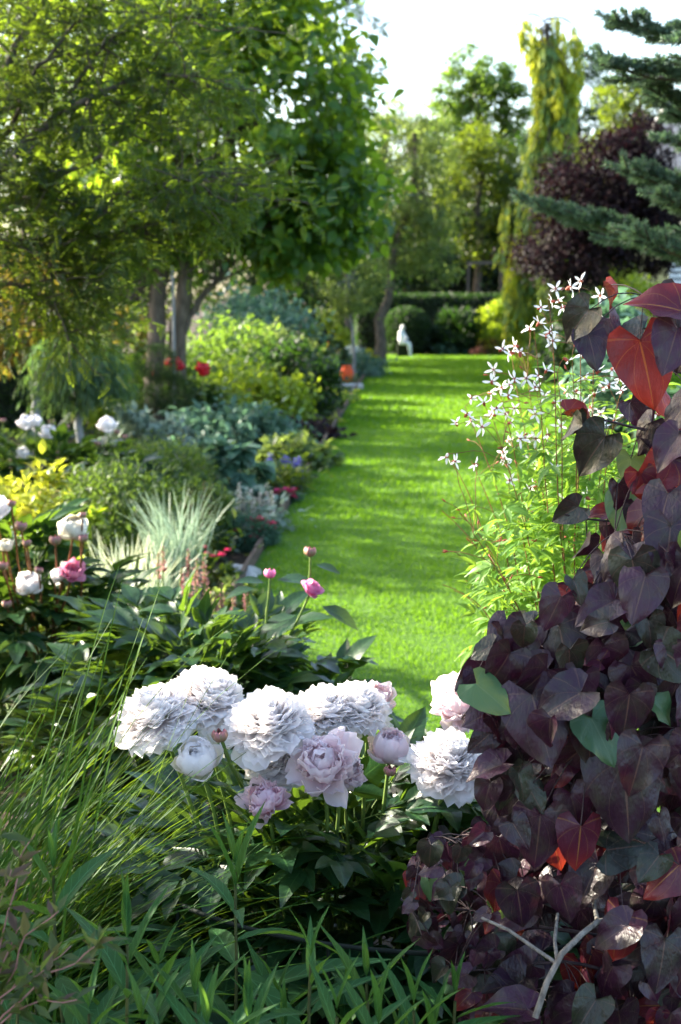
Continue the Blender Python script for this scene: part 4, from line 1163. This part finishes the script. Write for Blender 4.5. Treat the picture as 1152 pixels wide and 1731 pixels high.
# twin-trunk broad-leaved tree
YC = 15.8
a0 = at(270, 600, YC)
tr = [([tuple(at(262, 600, YC) * np.array([1, 1, 0])), tuple(at(262, 560, YC)), tuple(at(268, 480, YC)), tuple(at(275, 420, YC)), tuple(at(300, 250, YC)), tuple(at(330, 0, YC))], .115, .05),
      ([tuple(at(303, 600, YC) * np.array([1, 1, 0])), tuple(at(302, 560, YC)), tuple(at(306, 480, YC)), tuple(at(312, 420, YC)), tuple(at(400, 250, YC)), tuple(at(450, 60, YC))], .115, .05),
      ([tuple(at(264, 570, YC)), tuple(at(240, 520, YC)), tuple(at(200, 490, YC))], .05, .02),
      ([tuple(at(308, 560, YC)), tuple(at(345, 500, YC)), tuple(at(395, 440, YC))], .05, .02)]
cc = lambda px, py, dy=0: at(px, py, YC + dy)
tree('broad_leaved_tree', 'large tree with broad heart-shaped green leaves on twin grey-brown trunks', 'tree', (a0[0], YC, 0), tr,
     [(cc(430, 210), (1.45, 1.4, 1.45), 6000, 95, .46), (cc(400, -60), (1.25, 1.3, 1.0), 2800, 50, .42), (cc(560, 330, -.3), (.65, .8, .80), 1600, 28, .36), (cc(280, 330, .2), (1.0, 1.1, .8), 2000, 36, .40), (cc(500, 410, -.2), (.8, .7, .35), 950, 22, .3), (cc(230, 60), (1.2, 1.2, 1.2), 2100, 40, .45)],
     leaf(4, 2, .42, .36, .25, .35, back=.25), .118, M['l_big'], M['bark'], droop=.45, rnd=.85, nbranch=16, fill=.25)
g = G(); pa = at(292, 600, 15.2); g.add(*tube([(pa[0], 15.2, 0), tuple(at(294, 520, 15.2)), tuple(at(291, 450, 15.2))], .016, 8)); st_ = g.obj('garden_stake', M['grey_post'])
tag(st_, 'slim grey stake standing upright between the twin trunks', 'stake')

# overhanging fine-leaved tree at the near left
YP = 6.4
sprig = []
lt = leaf2(.27, .25)
for i in range(4):
    y = .15 + i * .21
    for q in (1, -1): sprig.append((lt, rotm('Z', -q * .95) @ rotm('Y', q * .35), (0, y, -.1 * y * y), (.36 - .02 * i,) * 3))
sprig.append((lt, np.eye(3), (0, .9, -.1), (.34,) * 3))
T_SPRIG = compound(sprig)
fine = thing('fine_leaved_tree', 'overhanging tree with fine olive feathery leaves and thin crooked branches at upper left', 'tree', (-2.9, 7.0, 0))
g = G(); tk = np.array([(-2.9, 7.0, 0), (-2.8, 6.95, 1.0), (-2.6, 6.8, 2.0), (-2.4, 6.7, 2.9), (-2.2, 6.6, 3.8)])
g.add(*tube(tk, [.13, .10, .08, .06, .03], 10))
bps = []
for pts, r in (([(-300, 420), (-60, 320), (20, 270), (90, 200), (160, 160), (250, 125), (330, 130)], .022), ([(-300, 480), (-60, 370), (0, 345), (60, 330), (100, 300), (180, 260), (240, 180)], .018), ([(-300, 500), (-100, 430), (0, 415), (120, 405), (210, 395), (270, 372), (330, 365), (400, 340)], .020),
               ([(-200, 300), (0, 130), (60, 30), (110, -60)], .018), ([(-300, 560), (-80, 500), (20, 480), (80, 500), (120, 560)], .014), ([(-100, 330), (20, 220), (60, 120), (130, 40), (220, -20)], .014), ([(120, 405), (200, 330), (300, 300), (380, 290)], .010), ([(90, 200), (180, 70), (280, 20), (360, 30)], .010), ([(0, 345), (60, 420), (110, 470), (130, 520)], .010)):
    P = np.array([at(px, py, YP + R_.uniform(-.25, .25)) for px, py in pts])
    tt = np.linspace(0, len(P) - 1, 24); Q = np.stack([np.interp(tt, np.arange(len(P)), P[:, k]) for k in range(3)], -1); Q[1:] += R_.normal(size=(23, 3)) * .006
    if pts[0][0] <= -200:
        Q = np.concatenate([tk[2:3] + np.array([[0, 0, (Q[0][2] - 2.2) * .6]]), Q]); r2 = np.linspace(r * 1.3, r * .35, 25)
    else: r2 = np.linspace(r, r * .35, 24)
    g.add(*tube(Q, r2, 7)); bps.append(Q[4:])
BPs = np.concatenate(bps)
twg = []; base = []
for _ in range(330):
    b = BPs[R_.randint(len(BPs))]; d = norm(np.array([R_.normal() + .5, R_.normal() * .9, R_.normal() * .55])); L = R_.uniform(.2, .5)
    P = curve(b, b + d * L, .05, .04, 7); twg.append(P); g.add(*tube(P, np.linspace(.005, .0015, 7), 4))
TP = np.concatenate([P[2:] for P in twg]); TD = np.concatenate([np.repeat(norm(P[-1] - P[0])[None], 5, 0) for P in twg])
m = 7200; k = R_.randint(0, len(TP), m)
Q = TP[k] + R_.normal(size=(m, 3)) * .045
cr = G(); y = TD[k] * .7 + rdir(m) * .9; y[:, 2] -= .25
cr.scat(T_SPRIG, Q, basis(y, np.array([0, 0, 1.0]) + rdir(m) * .5), R_.uniform(.045, .085, m))
m = 2600                                       # denser off to the left where the crown continues
cc2 = np.array([-2.1, 6.9, 3.1]) + rdir(m) * np.array([1.0, 1.5, 1.3]) * R_.rand(m, 1) ** .4
cr.scat(T_SPRIG, cc2, basis(rdir(m) + np.array([0, 0, -.2]), np.array([0, 0, 1.0]) + rdir(m) * .5), R_.uniform(.07, .13, m))
g.obj('trunk', M['bark'], fine); cr.obj('crown', M['l_fine'], fine)

# ------------------------------------------------------------------ mid and far shrubs of the left side
shrub('chartreuse_shrub', 'bright chartreuse shrub catching the sun in the middle of the border', 'shrub', 420, 628, 17.5, 210, 4200, L_OV, .085, M['l_lime'], depth=.7)
shrub('golden_shrub', 'yellow-green shrub right behind the red peonies and twin trunks', 'shrub', 385, 540, 20, 200, 5200, L_OV, .095, M['l_upright'], depth=.9)
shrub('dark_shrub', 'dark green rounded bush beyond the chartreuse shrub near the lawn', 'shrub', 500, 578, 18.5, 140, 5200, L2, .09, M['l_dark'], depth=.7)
shrub('blue_green_perennial', 'loose blue-green foliage in front of the chartreuse shrub', 'perennial', 380, 700, 14.5, 260, 2600, L_OV, .10, M['l_blue'], depth=.6)
shrub('variegated_shrub', 'pale-edged leafy shrub spreading above the chartreuse shrub', 'shrub', 455, 560, 21.5, 190, 4500, L_OV, .10, M['l_light'], depth=.9)
shrub('pale_green_shrub', 'loose pale green shrub left of the twin trunks', 'shrub', 170, 455, 19, 210, 4200, L_OV, .10, M['l_light'], depth=.9)
shrub('lime_shrub', 'low lime green shrub under the small weeping tree', 'shrub', 210, 600, 16.5, 140, 2400, L_OV, .09, M['l_lime'], depth=.6)
shrub('red_leaved_shrub', 'small shrub with reddish brown leaves left of the twin trunks', 'shrub', 218, 520, 18.0, 70, 700, L_OV, .09, M['l_bronze'], depth=.4, zlow=.6)
shrub('blue_green_shrub', 'tall blue-green shrub in the shade behind the chartreuse shrub', 'shrub', 440, 490, 25, 200, 4600, L2, .12, M['l_blue'], depth=1.2)
shrub('leafy_shrub', 'mid green bush at the far end of the border by the lawn', 'shrub', 522, 560, 25, 80, 2600, L2, .10, M['l_mid'], depth=.8)
shrub('lime_shrub', 'small yellow-green bush below the far slender tree', 'shrub', 563, 535, 29, 70, 1500, L2, .11, M['l_lime'], depth=.6)
sh = shrub('leafy_perennial', 'green perennials beside the terracotta figure at the far border end', 'perennial', 605, 600, 28.5, 90, 1500, L_OV, .11, M['l_blue'], depth=1.0)
shrub('yellow_flowered_plant', 'small pale yellow flowered tuft at the far left corner of the lawn', 'perennial', 625, 592, 33, 36, 600, L_OV, .11, M['l_gold'], depth=.4)
c = at(595, 593, 29); g = G(); m = 200
wf = thing('white_flowered_plant', 'bright white flower head at the far end of the border', 'perennial', (c[0], 29, 0))
g.scat(L2w, c + R_.normal(size=(m, 3)) * np.array([.10, .08, .06]), leaf_R(m, rdir(m)), R_.uniform(.05, .08, m)); g.obj('flower', M['p_star'], wf)
g = G(); g.add(*tube([(c[0], 29, 0), (c[0], 29, .3), tuple(c)], .012, 6)); g.obj('stem', M['greenstem'], wf)


def lathe(prof, c, n=20):
    V = []; D = []
    for r, z in prof:
        for j in range(n + 1):
            a = j / n * 2 * PI; V.append((c[0] + r * math.cos(a), c[1] + r * math.sin(a), c[2] + z)); D.append((0, 0, .5))
    return np.array(V), np.array(D), [grid_faces(len(prof) - 1, n)]


for px, pyt, pyb, Y, wd, lab in ((587, 618, 650, 26.5, .13, 'tall orange-red terracotta jar standing by the pale stone slab'), (551, 578, 606, 27.5, .09, 'orange-red terracotta jar left of the round bush'), (581, 596, 612, 29.5, .12, 'squat orange-red terracotta pot beside the white flowers')):
    t = at(px, pyt, Y); bz = at(px, pyb, Y); h = t[2] - max(0, bz[2]); z0 = max(0, bz[2]) * 0
    H = t[2]
    g = G(); g.add(*lathe([(0, 0), (wd * .6, 0), (wd * .85, H * .25), (wd, H * .5), (wd * .8, H * .78), (wd * .55, H * .9), (wd * .7, H * .97), (wd * .7, H), (wd * .5, H), (wd * .45, H * .9)], (t[0], Y, 0)))
    tag(g.obj('terracotta_jar', M['terracotta']), lab, 'jar')
sl = at(588, 657, 24.5); g = G(); g.add(*box((sl[0], 24.5, .05), (.52, .45, .10), .05)); tag(g.obj('stone_slab', M['stone'], flat=True), 'pale flat stone slab lying at the lawn edge before the terracotta jar', 'slab')
shrub('clipped_ball', 'small round clipped green ball between the terracotta jars', 'shrub', 568, 574, 28, 36, 1600, L2, .06, M['l_dark'], nsub=200, sub=.05, fill=.9)

# ------------------------------------------------------------------ far end of the lawn
hd = thing('clipped_hedge', 'long low clipped dark hedge closing the far end of the lawn', 'hedge', (6.5, 40.5, 0))
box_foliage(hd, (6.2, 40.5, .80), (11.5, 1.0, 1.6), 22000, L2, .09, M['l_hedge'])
lh = thing('tall_hedge', 'tall dark evergreen hedge behind the bronze tree at the left edge', 'hedge', (-5.2, 17.5, 0))
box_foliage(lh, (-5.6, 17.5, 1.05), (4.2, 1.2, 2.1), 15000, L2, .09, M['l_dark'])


def ball(name, label, px, py, Y, rpx, n, size, lmat, squash=1.0):
    c = at(px, py, Y); r = rpx / F_PX * Y; root = thing(name, label, 'shrub', (c[0], Y, 0))
    g = G(); d = rdir(n); zc = max(c[2], r * squash * .9); P = np.array([c[0], Y, zc]) + d * r * np.array([1, 1, squash]) * R_.uniform(.9, 1.02, (n, 1)); k = P[:, 2] > 0
    g.scat(L2, P[k], basis(d[k] + rdir(k.sum()) * .8, d[k] + rdir(k.sum()) * .5), size * R_.uniform(.6, 1.2, k.sum())); g.obj('foliage', lmat, root)
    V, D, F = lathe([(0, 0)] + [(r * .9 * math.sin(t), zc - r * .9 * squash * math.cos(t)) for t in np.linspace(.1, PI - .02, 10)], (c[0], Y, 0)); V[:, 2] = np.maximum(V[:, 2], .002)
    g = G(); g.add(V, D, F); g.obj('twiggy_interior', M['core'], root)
    return root


ball('clipped_ball', 'large clipped green ball bush right behind the white statue', 688, 585, 38.9, 42, 6500, .08, M['l_hedge'])
shrub('feathery_bush', 'feathery mid-green bush between statue and yellow bush', 'shrub', 770, 528, 39.2, 84, 3600, leaf2(.14, .2), .20, M['l_hedge'], depth=.7, droop=-.6, up=.3)
shrub('yellow_bush', 'bright yellow-green vase-shaped bush before the low hedge', 'shrub', 842, 510, 39.0, 70, 2600, leaf2(.16, .2), .17, M['l_lime'], depth=.5, droop=-.6, up=.3, zlow=.1)
shrub('low_blue_plant', 'low bluish plant along the far lawn edge right of the statue', 'perennial', 760, 580, 38.8, 60, 700, L2, .10, M['l_blue'], depth=.3)
shrub('low_russet_plant', 'low russet-leaved plant under the yellow bush', 'perennial', 826, 572, 38.4, 44, 700, L2, .09, M['l_bronze'], depth=.3)
for px, s, lab in ((812, .17, 'rust-red rounded boulder at the far lawn edge'), (800, .12, 'smaller rust-red boulder left of the larger one')):
    c = at(px, 585, 38.5); g = G()
    g.add(*lathe([(0.001, 0), (s * 1.0, 0), (s * 1.15, s * .5), (s * .9, s * 1.2), (s * .4, s * 1.6), (.001, s * 1.65)], (c[0], 38.5, 0), 9)); tag(g.obj('boulder', M['rust']), lab, 'boulder')

# statue: seated figure with legs hanging from a block
sx, sy, _ = at(683, 600, 37.4)


def skinned(name, verts, edges, rad, mat, parent, sub=2):
    me = bpy.data.meshes.new(name); me.from_pydata([tuple(map(float, v)) for v in verts], edges, []); me.materials.append(mat)
    o = bpy.data.objects.new(name, me); COL.objects.link(o); o.parent = parent
    m = o.modifiers.new('skin', 'SKIN'); m.use_smooth_shade = True
    for i, r in enumerate(rad): me.skin_vertices[0].data[i].radius = (r, r)
    me.skin_vertices[0].data[0].use_root = True
    s = o.modifiers.new('sub', 'SUBSURF'); s.levels = sub; s.render_levels = sub
    return o


stt = thing('statue', 'white stone statue of a seated child at the far end of the lawn', 'statue', (sx, sy, 0))
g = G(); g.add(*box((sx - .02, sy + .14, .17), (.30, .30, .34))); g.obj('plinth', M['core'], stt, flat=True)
VV = [(0, .10, .40), (0, .08, .53), (-.01, .06, .64), (-.01, .06, .70), (-.01, .04, .79), (-.01, .04, .86),
      (.09, .07, .66), (.14, .03, .55), (.11, -.06, .47), (-.11, .07, .66), (-.15, .02, .55), (-.08, -.06, .47),
      (.07, .06, .39), (.09, -.12, .38), (.10, -.14, .20), (.12, -.14, .04), (.13, -.20, .02), (-.06, .06, .39), (.0, -.12, .38), (.05, -.14, .20), (.07, -.15, .04), (.08, -.20, .02), (-.01, .0, .80)]
EE = [(0, 1), (1, 2), (2, 3), (3, 4), (4, 5), (2, 6), (6, 7), (7, 8), (2, 9), (9, 10), (10, 11), (0, 12), (12, 13), (13, 14), (14, 15), (15, 16), (0, 17), (17, 18), (18, 19), (19, 20), (20, 21), (4, 22)]
RR = [.10, .085, .085, .04, .078, .06, .04, .032, .028, .04, .032, .028, .07, .055, .042, .03, .022, .07, .055, .042, .03, .022, .05]
rot_ = rotm('Z', math.radians(62))
VV = [tuple(rot_ @ np.array(v)) for v in VV]
skinned('figure', VV, EE, RR, M['statue'], stt)

# far trees -----------------------------------------------------------------
def ftree(name, label, px, py, Y, rxpx, rypx, n, nsub, T, size, lmat, bark='bark', tr=.12, tpx=None, droop=.3, rnd=.6, subk=.30, fill=.3, cat='tree', extra=(), dz=1.0):
    c = at(px, py, Y); rx = rxpx / F_PX * Y; rz = rypx / F_PX * Y
    tx = at(tpx if tpx is not None else px, 600, Y)[0]
    path = [(tx, Y, 0), (tx * .8 + c[0] * .2, Y, max(.5, c[2] - rz) * .6), (c[0], Y, c[2] - rz * .2), (c[0], Y, c[2] + rz * .6)]
    cr = [(c, (rx, rx * .8, rz), n, nsub, rx * subk)]
    for ex, ey, erx, ery, en in extra:
        cr.append((at(ex, ey, Y), (erx / F_PX * Y, erx / F_PX * Y * .8, ery / F_PX * Y), en, max(12, en // 45), erx / F_PX * Y * .4))
    return tree(name, label, cat, (tx, Y, 0), [(path, tr, tr * .25)], cr, T, size, lmat, M[bark], droop=droop, rnd=rnd, nbranch=12, fill=fill)


ftree('leaning_fruit_tree', 'light green fruit tree with a leaning dark trunk left of the statue', 700, 300, 33, 80, 120, 6000, 110, L2, .10, M['l_light'], tpx=640, tr=.14, extra=((660, 400, 90, 60, 2600), (720, 420, 60, 60, 1200)))
ftree('slender_young_tree', 'slender pale green young tree at the far end of the border', 590, 480, 27.5, 70, 62, 2300, 60, L2, .09, M['l_light'], bark='bark_grey', tr=.04, tpx=600)
ftree('bushy_tree', 'mid green rounded tree behind the leaning fruit tree', 810, 330, 45, 75, 115, 12000, 160, L2, .14, M['l_mid'], tr=.18)
ftree('upright_leafy_tree', 'bright green tree with upright leafy tips against the sky', 815, 190, 50, 80, 105, 9500, 100, L2, .17, M['l_upright'], tr=.2, subk=.22, fill=.2, extra=((780, 160, 30, 30, 500), (850, 145, 22, 28, 400)))
ftree('dark_conifer', 'dark conifer half hidden behind the golden weeping conifer', 975, 200, 48, 70, 130, 8000, 120, leaf2(.12, .2), .25, M['l_dark'], droop=.5, tr=.2)
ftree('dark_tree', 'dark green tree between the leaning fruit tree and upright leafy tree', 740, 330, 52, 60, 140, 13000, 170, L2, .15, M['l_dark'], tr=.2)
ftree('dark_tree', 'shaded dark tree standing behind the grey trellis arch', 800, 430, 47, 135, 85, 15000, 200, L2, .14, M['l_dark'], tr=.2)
ftree('leafy_tree', 'deep green tree to the right of the golden weeping conifer', 1085, 190, 42, 75, 70, 7000, 110, L2, .13, M['l_mid'], tr=.2, tpx=1060, extra=((1040, 260, 60, 50, 2000),))
ftree('pale_tree', 'pale green tree top just behind the large broad-leaved tree', 655, 240, 44, 65, 80, 4500, 80, L2, .13, M['l_light'], tr=.16)
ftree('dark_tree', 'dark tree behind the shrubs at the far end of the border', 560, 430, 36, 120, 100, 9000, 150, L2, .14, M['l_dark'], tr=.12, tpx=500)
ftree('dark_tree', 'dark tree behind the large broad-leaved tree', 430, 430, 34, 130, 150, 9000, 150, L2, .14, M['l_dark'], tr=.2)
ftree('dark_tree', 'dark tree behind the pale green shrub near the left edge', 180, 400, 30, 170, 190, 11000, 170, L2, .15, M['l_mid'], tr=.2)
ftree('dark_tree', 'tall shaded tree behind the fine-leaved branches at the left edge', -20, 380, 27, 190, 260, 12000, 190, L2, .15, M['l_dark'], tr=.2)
ftree('tall_tree', 'tall green tree rising behind the fine-leaved tree', 150, 60, 33, 230, 220, 13000, 190, L2, .17, M['l_mid'], tr=.25)
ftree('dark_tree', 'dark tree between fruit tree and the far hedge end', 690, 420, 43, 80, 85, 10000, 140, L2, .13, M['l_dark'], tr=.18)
ftree('dark_conifer', 'thin dark conifer tips against the sky beside the broad-leaved tree', 585, 110, 30, 60, 150, 1100, 40, leaf2(.05, .1), .34, M['l_dark'], droop=.1, tr=.05, rnd=.8, subk=.25)
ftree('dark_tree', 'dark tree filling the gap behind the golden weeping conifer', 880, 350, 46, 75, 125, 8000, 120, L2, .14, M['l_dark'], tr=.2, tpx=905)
ftree('purple_leaved_tree', 'rounded dark purple tree before the white-boarded house', 1025, 330, 24.5, 108, 88, 18000, 170, L2, .08, M['l_purple'], tr=.12, subk=.34, extra=((975, 425, 100, 50, 8000), (1080, 255, 60, 55, 4000), (1100, 400, 60, 60, 4000)))
shrub('pale_variegated_shrub', 'pale green and white shrub between weeping conifer and purple tree', 'shrub', 950, 280, 27, 75, 4200, L2, .09, M['l_light'], depth=.6, zlow=.9)
shrub('lime_shrub', 'yellow-green shrub under the purple tree', 'shrub', 1065, 430, 27.5, 130, 3000, L2, .12, M['l_lime'], depth=.8)
shrub('blue_leaved_shrub', 'blue-green round-leaved shrub behind the star flowers', 'shrub', 1060, 500, 9.0, 190, 1500, L_BIG, .09, M['l_blue'], depth=.5, zlow=.7)
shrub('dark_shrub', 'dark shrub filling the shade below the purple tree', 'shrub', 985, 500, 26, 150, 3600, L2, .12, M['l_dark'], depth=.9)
# golden weeping conifer
YG_ = 29.0
wx = at(925, 600, YG_)[0]
wc = thing('weeping_conifer', 'tall golden weeping conifer with drooping yellow branches at the end of the lawn', 'tree', (wx, YG_, 0))
tp = np.array([at(925, 600, YG_), at(922, 450, YG_), at(930, 300, YG_), at(925, 150, YG_), at(915, 45, YG_)]); tp[0, 2] = 0
g = G(); g.add(*tube(tp, [.14, .12, .09, .06, .03], 8))
cr = G(); dl = leaf2(.16, .2)
zt = np.linspace(0, 1, len(tp))
for i in range(190):
    py = 35 + 490 * R_.rand() ** .9; f = (py - 35) / 490
    hw = np.interp(py, [20, 60, 120, 200, 300, 400, 520], [8, 27, 25, 34, 54, 46, 34]) * (1 + .25 * math.sin(py / 17))
    cx = np.interp(py, [20, 120, 200, 300, 420, 520], [922, 940, 935, 925, 908, 892])
    px = cx + R_.uniform(-1, 1) * hw; s = at(px, py, YG_ + R_.uniform(-.7, .7) * hw / 60)
    L = R_.uniform(.5, 1.3); tpt = at(925, max(40, py - 45), YG_)
    g.add(*tube(curve(tpt, s, -.1, .02, 6), np.linspace(.02, .006, 6), 4))
    m = 46; t = R_.rand(m); Q = s + np.stack([R_.normal(size=m) * .05 + (px - cx) / 200 * t * .3, R_.normal(size=m) * .05, -L * t], -1)
    y = rdir(m) * .45 + np.array([0, 0, -1.0]); rn = np.clip(np.full(m, .5 + .5 * R_.normal()), 0, 1)
    cr.scat(dl, Q, basis(y, rdir(m)), R_.uniform(.16, .30, m), rn)
for px, py, ln in ((884, 30, .6), (892, 24, .9), (978, 52, .9), (968, 40, 1.2), (940, 25, .6), (982, 70, .8)):
    s = at(px, py, YG_); g.add(*tube(curve(at(920, 35, YG_), s, -.2, .02, 6), .012, 4)); m = 50; t = R_.rand(m)
    cr.scat(dl, s + np.stack([R_.normal(size=m) * .04, R_.normal(size=m) * .04, -ln * t], -1), basis(rdir(m) * .4 + np.array([0, 0, -1.0]), rdir(m)), R_.uniform(.14, .24, m))
g.obj('trunk', M['bark'], wc); cr.obj('crown', M['l_weep'], wc)

eh = thing('tall_hedge', 'high dark evergreen screen behind the grey arch beyond the lawn', 'hedge', (7, 47, 0))
box_foliage(eh, (7.5, 47, 1.9), (17, 1.6, 3.8), 16000, L2, .16, M['l_dark'])
# trellis arch
ta = at(820, 445, 43); arch = thing('garden_arch', 'square grey timber arch standing behind the low hedge', 'arch', (ta[0], 43, 0))
for px in (792, 848):
    x = at(px, 445, 43)[0]; g = G(); g.add(*box((x, 43, at(px, 447, 43)[2] / 2), (.10, .10, at(px, 447, 43)[2]))); g.obj('post', M['bark'], arch, flat=True)
zt_ = at(820, 447, 43)[2]; x0, x1 = at(788, 445, 43)[0], at(852, 445, 43)[0]
g = G(); g.add(*box(((x0 + x1) / 2, 43, zt_ + .05), (x1 - x0, .12, .10))); g.obj('crossbeam', M['bark'], arch, flat=True)

# house at right
hx = at(1130, 500, 31)[0]
hs = thing('house', 'white-boarded house with a grey shingle roof partly hidden at the right edge', 'house', (hx + 3, 33, 0))
zt1 = at(1130, 400, 31)[2]
for i in range(int(zt1 / .14)):
    g = G() if i == 0 else g
    g.add(*box((hx + 3.5, 31 + .01 * (i % 2) * 0 + .0, .07 + i * .14), (7.0, .05, .105)))
g.obj('wall_boards', M['siding'], hs, flat=True)
g = G(); g.add(*box((hx + 3.52, 33.0, zt1 / 2), (6.9, 3.9, zt1 - .01))); g.obj('wall', M['core'], hs, flat=True)
g = G(); xa = at(1085, 345, 31)[0]; z0, z1 = at(1100, 345, 31)[2], at(1152, 225, 31)[2]; xr = hx + 3.6
V = [(xa, 30.6, z0), (hx + 8, 30.6, z0), (hx + 8, 33, z1 + 1.0), (xa + .9, 33, z1 + 1.0), (xa, 35.4, z0), (hx + 8, 35.4, z0)]
V2 = [(x, y, z - .15) for x, y, z in V]
g.add(V + V2, np.full((12, 3), .5), [np.array([(0, 1, 2, 3), (3, 2, 5, 4), (6, 9, 8, 7), (9, 10, 11, 8), (0, 6, 7, 1), (4, 5, 11, 10), (0, 3, 9, 6), (3, 4, 10, 9)])]); g.obj('roof', M['roof'], hs, flat=True)

# blue fir, right: trunk outside the frame, boughs reaching in
FYR = 5.0
fir = thing('blue_fir', 'blue-green fir boughs reaching in from the right edge against the sky', 'tree', (2.05, 5.3, 0))
nd = G(); bg2 = G(); bg2.add(*tube([(2.05, 5.3, 0), (2.03, 5.3, 1.5), (2.0, 5.3, 3.2)], [.11, .08, .04], 10))


def shoot(a, b, r=.021, n=None):
    a = np.asarray(a); b = np.asarray(b); L = np.linalg.norm(b - a); n = n or int(L * 1700) + 24
    bg2.add(*tube(curve(a, b, 0, .01, 4), [.004, .0035, .003, .002], 4))
    t = R_.rand(n); P = a + (b - a) * t[:, None]; d = norm(b - a); q = rdir(n); q -= (q @ d)[:, None] * d; q = norm(q); q[:, 2] += .35
    nd.scat(leaf2(.055, .1), P, basis(norm(q) + d * .75, rdir(n)), r * R_.uniform(.9, 1.35, n))


for p0, p1, sp0, L0 in (((1300, 120), (1020, 108), 0, 1), ((1280, 60), (1045, 34), 0, .8), ((1300, 230), (1100, 150), 0, .9), ((1300, 420), (918, 352), 1, 1.2), ((1300, 330), (1062, 290), 0, .9), ((1320, 440), (1010, 372), 0, 1.0), ((1300, 470), (1080, 395), 0, .9), ((1300, 260), (1130, 235), 0, .6), ((1320, 30), (1150, 70), 0, .7), ((1300, 380), (1120, 330), 0, .8)):
    Yk = FYR + R_.uniform(-.25, .25); a = at(*p0, Yk + .2); b = at(*p1, Yk)
    P = curve(a, b, .06, .01, 14)
    bg2.add(*tube(np.concatenate([[(2.03, 5.3, a[2] - .1)], P]), np.linspace(.016, .004, 15), 6))
    d = norm(b - a); shoot(P[-3], P[-1] + d * .03)
    side = norm(np.cross(d, [0, 0, 1.0]))
    for i in range(2, 14):
        for q in ((1, -1) if i % 2 else (-1,)):
            Ls = (.07 + .20 * (14 - i) / 12) * L0 * R_.uniform(.7, 1.2)
            e = P[i] + d * Ls * .75 + side * q * Ls * .75 + np.array([0, 0, R_.uniform(.0, .05)])
            shoot(P[i], e)
            if Ls > .1:
                for k in (.45, .7):
                    m_ = P[i] + (e - P[i]) * k; shoot(m_, m_ + d * Ls * .4 + np.array([0, 0, R_.uniform(-.01, .03)])); shoot(m_, m_ + side * q * Ls * .38 + d * .02)
nd.obj('needles', M['l_fir'], fir); bg2.obj('branches', M['bark'], fir)

# unseen bush added outside the left edge, its clumps shaped to shade the foreground
ls = thing('added_shade_bush', 'unseen tall leafy bush added beyond the left edge to shade the foreground', 'shrub', (-1.85, 2.9, 0))
g = G(); c1 = crown_points((-1.75, 2.0, 1.2), (.6, .8, 1.05), 6500, 110, .25, .2); c2_ = crown_points((-1.9, 2.95, 2.62), (.6, .75, .40), 4200, 70, .22, .2); c3_ = crown_points((-1.95, 3.2, .75), (.6, .95, .85), 8500, 130, .25, .2)
P, d, S = (np.concatenate(q) for q in zip(c1, c2_, c3_)); P = P[P[:, 0] < -.34 * P[:, 1] - .12]
g.scat(L_OV, P, leaf_R(len(P), rdir(len(P)), 1, .7, .2), .075 * R_.uniform(.7, 1.2, len(P))); g.obj('foliage', M['l_mid'], ls)
g = G()
for q in S[:30]:
    if q[0] < -1.5: g.add(*tube(curve((-1.95, 2.8, 0), q, -.05, .02, 7), np.linspace(.02, .005, 7), 6))
g.obj('stems', M['bark'], ls)

tree('added_shade_tree', 'unseen spreading tree added beyond the left edge to shade the lawn', 'tree', (-6.4, 12.0, 0), [([(-6.4, 12, 0), (-6.4, 12, 1.2), (-6.3, 12.1, 2.2), (-6.2, 12.1, 3.6)], .13, .05)],  # added out of view so that its crown shades the lawn
     [((-6.3, 12.1, 3.1), (1.7, 1.9, 1.35), 7000, 90, .55)], L_OV, .12, M['l_mid'], M['bark'], fill=.2)
tree('added_shade_tree', 'farther unseen tree added beyond the left edge, its ragged crown dappling the lawn', 'tree', (-7.6, 18.0, 0), [([(-7.6, 18, 0), (-7.6, 18, 1.2), (-7.5, 18.1, 2.2), (-7.4, 18.1, 4.2)], .13, .05)],  # second tree added out of view, for dappled shade on the lawn
     [((-7.5, 18.1, 3.6), (1.6, 2.6, 1.5), 5200, 50, .5)], L_OV, .14, M['l_mid'], M['bark'], fill=.2)

# ------------------------------------------------------------------ low cover of the beds
g = G(); n = 34000
Y = 4.5 + 28 * R_.rand(n) ** 1.4; X = EDGE(Y) - .12 - R_.rand(n) ** 1.2 * (1.2 + Y * .28)
k = ~((Y < 9.5) & (X > EDGE(Y) - .35))
X, Y = X[k], Y[k]; n = len(X)
P = np.stack([X, Y, R_.uniform(.02, .22, n) * np.clip(.6 + .4 * np.sin(X * 4) * np.sin(Y * 2), .2, 1)], -1)
d = rdir(n) * np.array([1, 1, .3])
g.scat(leaf2(.2, .3), P, basis(d, np.array([0, 0, 1.0]) + rdir(n) * .5), R_.uniform(.03, .07, n) * (1 + Y * .03))
tag(g.obj('ground_cover', M['l_fern']), 'low mixed green leaves covering the soil of the left border', 'ground cover', kind='stuff')
